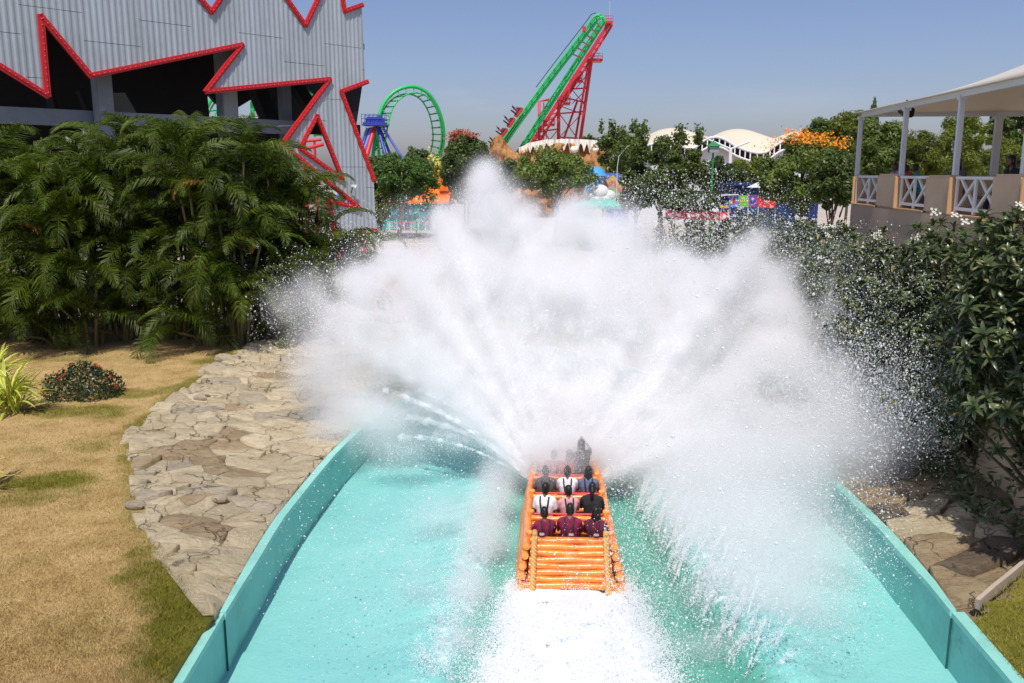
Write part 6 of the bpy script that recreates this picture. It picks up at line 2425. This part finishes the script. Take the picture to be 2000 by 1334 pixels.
# ------------------------------------------------------------------ the splash: droplets thrown up by the bow
PTS, RAD, PUFF = [], [], []
def emit(P, R):
    PTS.append(np.asarray(P, dtype=np.float32)); RAD.append(np.asarray(R, dtype=np.float32))
RS = .0058
POINT_SHARE, MIST, EDGE_K = .24, .80, .43
g2 = np.random.default_rng(11)
def radii(n, m=RS, s=.35):
    return np.clip(m * np.exp(g2.normal(0, s, n)), .003, .03)
def puff(px, py, Y, rx, ry, wgt, dep=None, hole=.85, nscale=1.2, r=RS):
    c = at_y(px, py, Y)
    k = (Y * CT - (c.z - CAM_H) * ST) / FPX
    RX, RZ = rx * k, ry * k
    RY = dep or .8 * min(RX, RZ)
    n = int(wgt * 1.55 * RX * RZ / (r * r))
    q = g2.normal(0, .52, (n, 3))
    P = q * np.array([RX, RY, RZ]) + np.array(c)
    f = fbm(P * nscale, 4)
    rr = np.linalg.norm(q, axis=1)
    lim_ = hole - EDGE_K * np.clip(rr - .35, 0, 1.3)
    dens = sstep(lim_, lim_ - .16, 1 - f)
    ok = g2.uniform(0, 1, n) < np.maximum(dens, .03) * (1 - sstep(1.05, 1.9, rr))
    ok &= P[:, 2] > .02
    P = P[ok]
    emit(P, radii(len(P), r))
    PUFF.append(len(PTS) - 1)
CORE = [(945, 345, 27, 30, 42, .9), (950, 400, 27, 52, 80, 1.1), (885, 470, 27, 55, 75, 1.1), (1010, 440, 27, 70, 75, 1.2), (1120, 430, 27, 80, 62, 1.1), (1215, 470, 26.5, 75, 70, 1.1), (1310, 530, 26, 80, 75, 1.1),
        (1385, 560, 25, 75, 70, 1.1), (1445, 525, 25, 50, 48, 1.1), (1500, 560, 24.5, 65, 70, 1.1), (1530, 630, 23.5, 75, 75, 1.1), (1570, 730, 22.5, 70, 75, .7), (1480, 700, 23, 100, 90, 1.2), (1350, 660, 24, 110, 110, 1.3),
        (1200, 600, 25, 120, 120, 1.4), (1060, 570, 26, 120, 120, 1.4), (930, 560, 26, 100, 100, 1.3), (830, 560, 26, 85, 75, 1.2), (765, 515, 26, 55, 50, 1.0), (705, 555, 25.5, 60, 60, 1.1), (690, 635, 25, 62, 70, 1.1),
        (735, 700, 24.5, 75, 62, .6), (830, 670, 25, 100, 82, 1.2), (930, 690, 24.5, 110, 75, .65), (1060, 720, 24, 100, 80, .5), (1170, 740, 23.5, 100, 90, .5), (1300, 780, 22.5, 100, 95, .65), (1420, 800, 21.8, 100, 95, .7),
        (1530, 830, 20.8, 80, 85, .5), (610, 565, 25, 48, 48, .20), (635, 610, 24.8, 45, 60, .34), (650, 740, 24, 45, 60, .22), (1610, 830, 20, 60, 70, .25), (1480, 470, 25, 34, 24, .5), (860, 430, 27, 22, 30, .7)]
for c in CORE:
    puff(*c)
# fine mist around and behind: thin, wide, even
for px, py, Y, rx, ry, wg in ((1105, 868, 20.4, 80, 45, .50), (1060, 880, 20.2, 45, 35, .25), (1095, 905, 19.2, 70, 35, .12), (1060, 915, 19.0, 30, 30, .12), (985, 905, 21.0, 55, 60, .18), (640, 690, 24, 60, 90, .24), (610, 740, 24, 55, 80, .16), (700, 800, 23.4, 80, 70, .34), (650, 850, 22.2, 60, 70, .16), (760, 820, 22.8, 80, 60, .22), (850, 790, 22.8, 90, 55, .26),
                              (900, 850, 21.8, 80, 50, .16), (780, 880, 21.4, 90, 50, .10), (960, 800, 23.2, 80, 55, .22), (1060, 800, 22.8, 100, 65, .30), (1160, 810, 22.4, 100, 65, .30), (1250, 840, 21.8, 95, 65, .32), (1330, 870, 20.9, 95, 80, .42),
                              (1240, 890, 20.6, 90, 60, .26), (1360, 940, 19.6, 110, 80, .46), (1450, 920, 19.8, 110, 90, .60), (1550, 920, 19.2, 95, 100, .52), (1640, 900, 19.2, 80, 100, .34), (1640, 780, 20.8, 80, 100, .44), (1650, 660, 22.5, 70, 100, .26), (1720, 860, 19.0, 90, 90, .20), (1780, 780, 19.0, 110, 80, .12),
                              (1480, 1010, 17.8, 120, 90, .40), (1400, 1060, 17.2, 100, 110, .28), (1500, 1110, 16.2, 110, 120, .30), (1440, 1190, 14.9, 110, 120, .38), (1540, 1210, 14.5, 120, 120, .32), (1600, 1080, 16.0, 90, 110, .20), (1410, 1300, 13.4, 100, 80, .34), (1520, 1320, 13.2, 100, 60, .20), (1330, 1010, 18.2, 60, 80, .20),
                              (945, 1060, 17.0, 50, 90, .30), (915, 1170, 15.2, 48, 90, .32), (965, 960, 19.0, 45, 60, .26), (895, 1290, 13.5, 55, 80, .30), (860, 1010, 18.2, 80, 70, .10), (820, 1180, 15.2, 60, 100, .07), (1640, 560, 23.5, 60, 80, .12), (580, 600, 24.5, 50, 60, .09), (545, 590, 25, 40, 45, .04), (800, 440, 30, 60, 60, .06)):
    puff(px, py, Y, rx, ry, wg * 1.7, hole=1.0, r=.0045)
# jets fanning out from the bow
def jet(p0, p1, sag, n, w0, w1, r=RS, lumps=7, ex=.9):
    p0, p1 = np.array(p0), np.array(p1)
    t = g2.uniform(0, 1, n) ** ex
    t = t + .04 * np.sin(t * lumps * 6 + g2.uniform(0, 6))
    C = p0 + (p1 - p0) * t[:, None]
    C[:, 2] += sag * 4 * t * (1 - t)
    wdt = w0 + (w1 - w0) * t ** 1.3
    P = C + g2.normal(0, 1, (n, 3)) * wdt[:, None]
    emit(P[P[:, 2] > .02], radii(n, r)[P[:, 2] > .02])
bowL, bowR, bowC = bl(-.75, 4.6, .5), bl(.75, 4.6, .5), bl(0, 5.9, .6)
for (src, px, py, Y, n, sg) in ((bowL, 870, 790, 23.5, 9000, .4), (bowL, 905, 800, 23.2, 7000, .4), (bowL, 940, 840, 22.4, 6000, .35), (bowL, 985, 800, 23.5, 6000, .2), (bowC, 1062, 705, 24.5, 9000, .1), (bowC, 1085, 720, 24.0, 5000, .1), (bowC, 1030, 760, 24, 5000, .1),
                                (bowC, 1130, 760, 23.6, 6000, .1), (bowC, 1165, 800, 23, 5000, .1), (bowR, 1230, 800, 22.6, 6000, .15), (bowR, 1285, 830, 22, 8000, .25), (bowR, 1340, 800, 21.8, 9000, .3), (bowR, 1300, 890, 20.8, 5000, .25), (bowL, 890, 860, 22.4, 3000, .3), (bowR, 1260, 760, 23, 5000, .2)):
    jet(src, at_y(px, py, Y), sg, n, .012, .16)
# the fan: hundreds of fine jets from the bow out into the crown of the splash
FAN = [c for c in CORE if c[5] > .45]
for k in range(420):
    c = FAN[g2.integers(0, len(FAN))]
    px, py = c[0] + g2.normal(0, .45) * c[3], c[1] + g2.normal(0, .45) * c[4]
    a = np.clip((px - 1105) / 420, -1, 1)
    jet(bl(.80 * a, 4.5 + 1.4 * (1 - abs(a)), .45), at_y(px, py, c[2] - g2.uniform(0, 1.6)), .15 + .3 * abs(a), int(g2.choice([700, 1400, 2600, 5200], p=[.4, .35, .2, .05])), .010, g2.uniform(.05, .30), .0056, ex=.60)
    PUFF.append(len(PTS) - 1)
for k in range(80):
    a = g2.uniform(-1, 1)
    src = bl(.8 * a, 4.6 + 1.2 * (1 - abs(a)), .5)
    jet(src, at_y(1100 + a * 330 + g2.uniform(-30, 30), 760 + 70 * abs(a) + g2.uniform(-70, 40), 22.6 + 1.4 * (1 - abs(a))), .2 + .15 * abs(a), 2200, .006, .045, .0062)
# strands of the wave curtain on the right of the wake, shorter ones on its left
for k in range(170):
    y = 12.2 + 7.4 * g2.uniform(0, 1) ** .8 + g2.normal(0, .3)
    s0 = sR(y) + g2.uniform(.0, .9) ** 1.3
    x0 = boat_x(y) + s0
    hgt = g2.uniform(.2, 1.1) ** 1.3
    p0, p1 = (x0, y, .12 + .3 * (s0 - sR(y))), (x0 + g2.uniform(.2, .6), y + g2.uniform(.15, .6), .3 + hgt)
    jet(p0, p1, .05, int(g2.uniform(100, 480)), .008, g2.uniform(.015, .07), .0045, 3)
for k in range(120):
    y = g2.uniform(12.2, 19.6)
    x0 = boat_x(y) - sL(y) - g2.uniform(.0, .7)
    jet((x0, y, .1), (x0 - g2.uniform(.1, .4), y + g2.uniform(.1, .5), g2.uniform(.3, .7)), .05, 130, .03, .09, .0045, 3)
# churned foam flying low over the wake
n = 120000
y = 9.5 + 5.6 * g2.uniform(0, 1, n)
s_ = g2.normal(0, .55, n) * (1.1 + .115 * (15.9 - y))
e_ = fbm(np.stack([(s_ + y * .3) * 2.6, y * 1.8, np.zeros(n)], 1), 3)
z = .10 + .30 * e_ * g2.uniform(0, 1, n) ** .6 + .12 * g2.exponential(.5, n)
P = np.stack([boat_x(y) + s_, y, z], 1)
ok = (np.abs(s_) < 1.25 + .115 * (15.9 - y)) & (e_ > .38)
emit(P[ok], radii(ok.sum(), .0052))
# spatter along the wake's ragged edges
n = 40000
y = 9.8 + 6.2 * g2.uniform(0, 1, n)
s_ = (1.05 + .125 * (15.9 - y) + .30 * g2.normal(0, 1, n) * fbm(np.stack([y * 2.2, y * 0, np.sign(g2.normal(size=n)) * 3], 1), 3) * 1.4) * np.sign(g2.normal(size=n))
P = np.stack([boat_x(y) + s_, y, .04 + .10 * g2.exponential(1, n)], 1)
emit(P, radii(n, .0055))
# drops raining over the water, the banks and the bushes
def drops(px0, px1, py0, py1, Y0, Y1, n, r, falloff=None):
    px, py, Y = g2.uniform(px0, px1, n), g2.uniform(py0, py1, n), g2.uniform(Y0, Y1, n)
    if falloff is not None:
        keep = g2.uniform(0, 1, n) < falloff(px, py)
        px, py, Y = px[keep], py[keep], Y[keep]
    u, v = (px - 1000) / FPX, (667 - py) / FPX
    ry = CT + v * ST
    s = Y / ry
    P = np.stack([u * s, Y, CAM_H + (-ST + v * CT) * s], 1)
    ok = P[:, 2] > .05
    P = P[ok]
    emit(P, radii(len(P), r, .5))
def around(cx, cy, rx, ry, p=1.0):
    return lambda x, y: np.clip(1 - np.sqrt(((x - cx) / rx) ** 2 + ((y - cy) / ry) ** 2), 0, 1) ** p
drops(1350, 2000, 380, 1000, 16, 22, 110000, .0048, around(1600, 740, 400, 330, .9))
drops(1500, 1950, 640, 900, 16, 20, 48000, .0050, around(1720, 780, 220, 140, .7))
drops(1150, 1650, 330, 560, 22, 28, 36000, .006, around(1330, 470, 330, 160, 1.0))
drops(640, 1000, 380, 560, 24, 29, 12000, .006, around(800, 480, 200, 120, 1.0))
drops(480, 760, 480, 800, 22, 26, 14000, .006, around(620, 620, 150, 170, 1.0))
drops(1180, 1800, 850, 1334, 11.6, 18, 90000, .0042, around(1430, 1080, 380, 330, .8))
drops(480, 1010, 860, 1334, 11.6, 18, 15000, .0048, around(860, 1130, 380, 330, .9))
drops(1080, 1320, 1000, 1334, 11.6, 16, 700, .0045)

# the fine mist itself: a volume whose density follows the spray's droplets, and the droplets large enough to see
VS = .10
MP, MR = np.concatenate([PTS[i] for i in PUFF]), np.concatenate([RAD[i] for i in PUFF])
lo, hi = MP.min(0) - .4, MP.max(0) + .4
lo[2] = .03
dim = np.ceil((hi - lo) / VS).astype(int)
hi = lo + dim * VS
DEN, _ = np.histogramdd(MP, bins=dim, range=[(lo[i], hi[i]) for i in range(3)], weights=pi * MR ** 2 / VS ** 3)
for ax in range(3):
    for _ in range(2):
        DEN = (np.roll(DEN, 1, ax) + 2 * DEN + np.roll(DEN, -1, ax)) / 4
DEN[[0, -1]] = 0; DEN[:, [0, -1]] = 0; DEN[:, :, -1] = 0
print('mist grid', dim, DEN.max(), DEN.mean(), flush=True)
KEEP = []
for i in range(len(PTS)):
    n = len(PTS[i])
    KEEP.append(g2.uniform(0, 1, n) < (POINT_SHARE if i in PUFF else 1.0))
P = np.concatenate([p[k] for p, k in zip(PTS, KEEP)])
R = np.concatenate([r[k] for r, k in zip(RAD, KEEP)])
print('spray points', len(P), flush=True)
def mist_object(name, DEN, lo, hi, dim, label):
    ii = np.stack(np.meshgrid(*[np.arange(d) for d in dim], indexing='ij'), -1).reshape(-1, 3)
    me = bpy.data.meshes.new(name)
    me.vertices.add(len(ii))
    me.vertices.foreach_set('co', (lo + (ii + .5) * VS).astype(np.float32).ravel())
    at = me.attributes.new('dens', 'FLOAT', 'POINT')
    at.data.foreach_set('value', DEN.reshape(-1).astype(np.float32))
    m = bpy.data.materials.new('water_mist')
    m.use_nodes = True
    nt = m.node_tree
    nt.nodes.clear()
    out = nt.nodes.new('ShaderNodeOutputMaterial')
    pv = nt.nodes.new('ShaderNodeVolumePrincipled')
    pv.inputs['Color'].default_value = (.998, .998, 1.0, 1)
    pv.inputs['Density'].default_value = MIST
    pv.inputs['Anisotropy'].default_value = 0.0
    nt.links.new(pv.outputs[0], out.inputs['Volume'])
    me.materials.append(m)
    o = link(name, me)
    ng = bpy.data.node_groups.new(name, 'GeometryNodeTree')
    ng.interface.new_socket('Geometry', in_out='INPUT', socket_type='NodeSocketGeometry')
    ng.interface.new_socket('Geometry', in_out='OUTPUT', socket_type='NodeSocketGeometry')
    N = ng.nodes.new
    K = ng.links.new
    gi, go = N('NodeGroupInput'), N('NodeGroupOutput')
    pos = N('GeometryNodeInputPosition')
    su = N('ShaderNodeVectorMath'); su.operation = 'SUBTRACT'
    su.inputs[1].default_value = tuple(lo)
    K(pos.outputs[0], su.inputs[0])
    sc_ = N('ShaderNodeVectorMath'); sc_.operation = 'SCALE'
    sc_.inputs['Scale'].default_value = 1 / VS
    K(su.outputs[0], sc_.inputs[0])
    fl = N('ShaderNodeVectorMath'); fl.operation = 'FLOOR'
    K(sc_.outputs[0], fl.inputs[0])
    sp = N('ShaderNodeSeparateXYZ')
    K(fl.outputs[0], sp.inputs[0])
    def clampd(s_, d):
        c = N('ShaderNodeClamp')
        c.inputs['Min'].default_value = 0
        c.inputs['Max'].default_value = d - 1
        K(s_, c.inputs['Value'])
        return c.outputs[0]
    x, y, z = [clampd(sp.outputs[q], int(dim[q])) for q in range(3)]
    def madd(a_, f, b_):
        n_ = N('ShaderNodeMath'); n_.operation = 'MULTIPLY_ADD'
        K(a_, n_.inputs[0]); n_.inputs[1].default_value = float(f); K(b_, n_.inputs[2])
        return n_.outputs[0]
    ix = madd(madd(x, dim[1], y), dim[2], z)
    na = N('GeometryNodeInputNamedAttribute'); na.data_type = 'FLOAT'
    na.inputs['Name'].default_value = 'dens'
    si = N('GeometryNodeSampleIndex'); si.data_type = 'FLOAT'; si.domain = 'POINT'
    K(gi.outputs[0], si.inputs['Geometry'])
    K(na.outputs['Attribute'], si.inputs['Value'])
    K(ix, si.inputs['Index'])
    vc = N('GeometryNodeVolumeCube')
    K(si.outputs['Value'], vc.inputs['Density'])
    vc.inputs['Min'].default_value = tuple(lo + VS * .5)
    vc.inputs['Max'].default_value = tuple(hi - VS * .5)
    for q, nm in enumerate(('Resolution X', 'Resolution Y', 'Resolution Z')):
        vc.inputs[nm].default_value = int(dim[q])
    sm = N('GeometryNodeSetMaterial')
    sm.inputs['Material'].default_value = m
    K(vc.outputs[0], sm.inputs[0])
    K(sm.outputs[0], go.inputs[0])
    md = o.modifiers.new('mist', 'NODES')
    md.node_group = ng
    tag(o, label, None, None, 'stuff')
    return o
mist_object('splash_mist', DEN, lo, hi, dim, 'fine white mist of the splash')
# sort into the dense body of the splash and the loose drops so that each is one mass
def points_object(name, P, R, label):
    me = bpy.data.meshes.new(name)
    me.vertices.add(len(P))
    me.vertices.foreach_set('co', P.astype(np.float32).ravel())
    a = me.attributes.new('drop_radius', 'FLOAT', 'POINT')
    a.data.foreach_set('value', R.astype(np.float32))
    me.materials.append(m_spray)
    me.update()
    o = link(name, me)
    ng = bpy.data.node_groups.new(name, 'GeometryNodeTree')
    ng.interface.new_socket('Geometry', in_out='INPUT', socket_type='NodeSocketGeometry')
    ng.interface.new_socket('Geometry', in_out='OUTPUT', socket_type='NodeSocketGeometry')
    gi, go = ng.nodes.new('NodeGroupInput'), ng.nodes.new('NodeGroupOutput')
    mp = ng.nodes.new('GeometryNodeMeshToPoints')
    at = ng.nodes.new('GeometryNodeInputNamedAttribute')
    at.data_type = 'FLOAT'
    at.inputs['Name'].default_value = 'drop_radius'
    sm = ng.nodes.new('GeometryNodeSetMaterial')
    sm.inputs['Material'].default_value = m_spray
    ng.links.new(gi.outputs[0], mp.inputs['Mesh'])
    ng.links.new(at.outputs['Attribute'], mp.inputs['Radius'])
    ng.links.new(mp.outputs[0], sm.inputs[0])
    ng.links.new(sm.outputs[0], go.inputs[0])
    md = o.modifiers.new('drops', 'NODES')
    md.node_group = ng
    tag(o, label, None, None, 'stuff')
    return o
points_object('splash_spray', P, R, 'white water spray thrown up by the log boat')
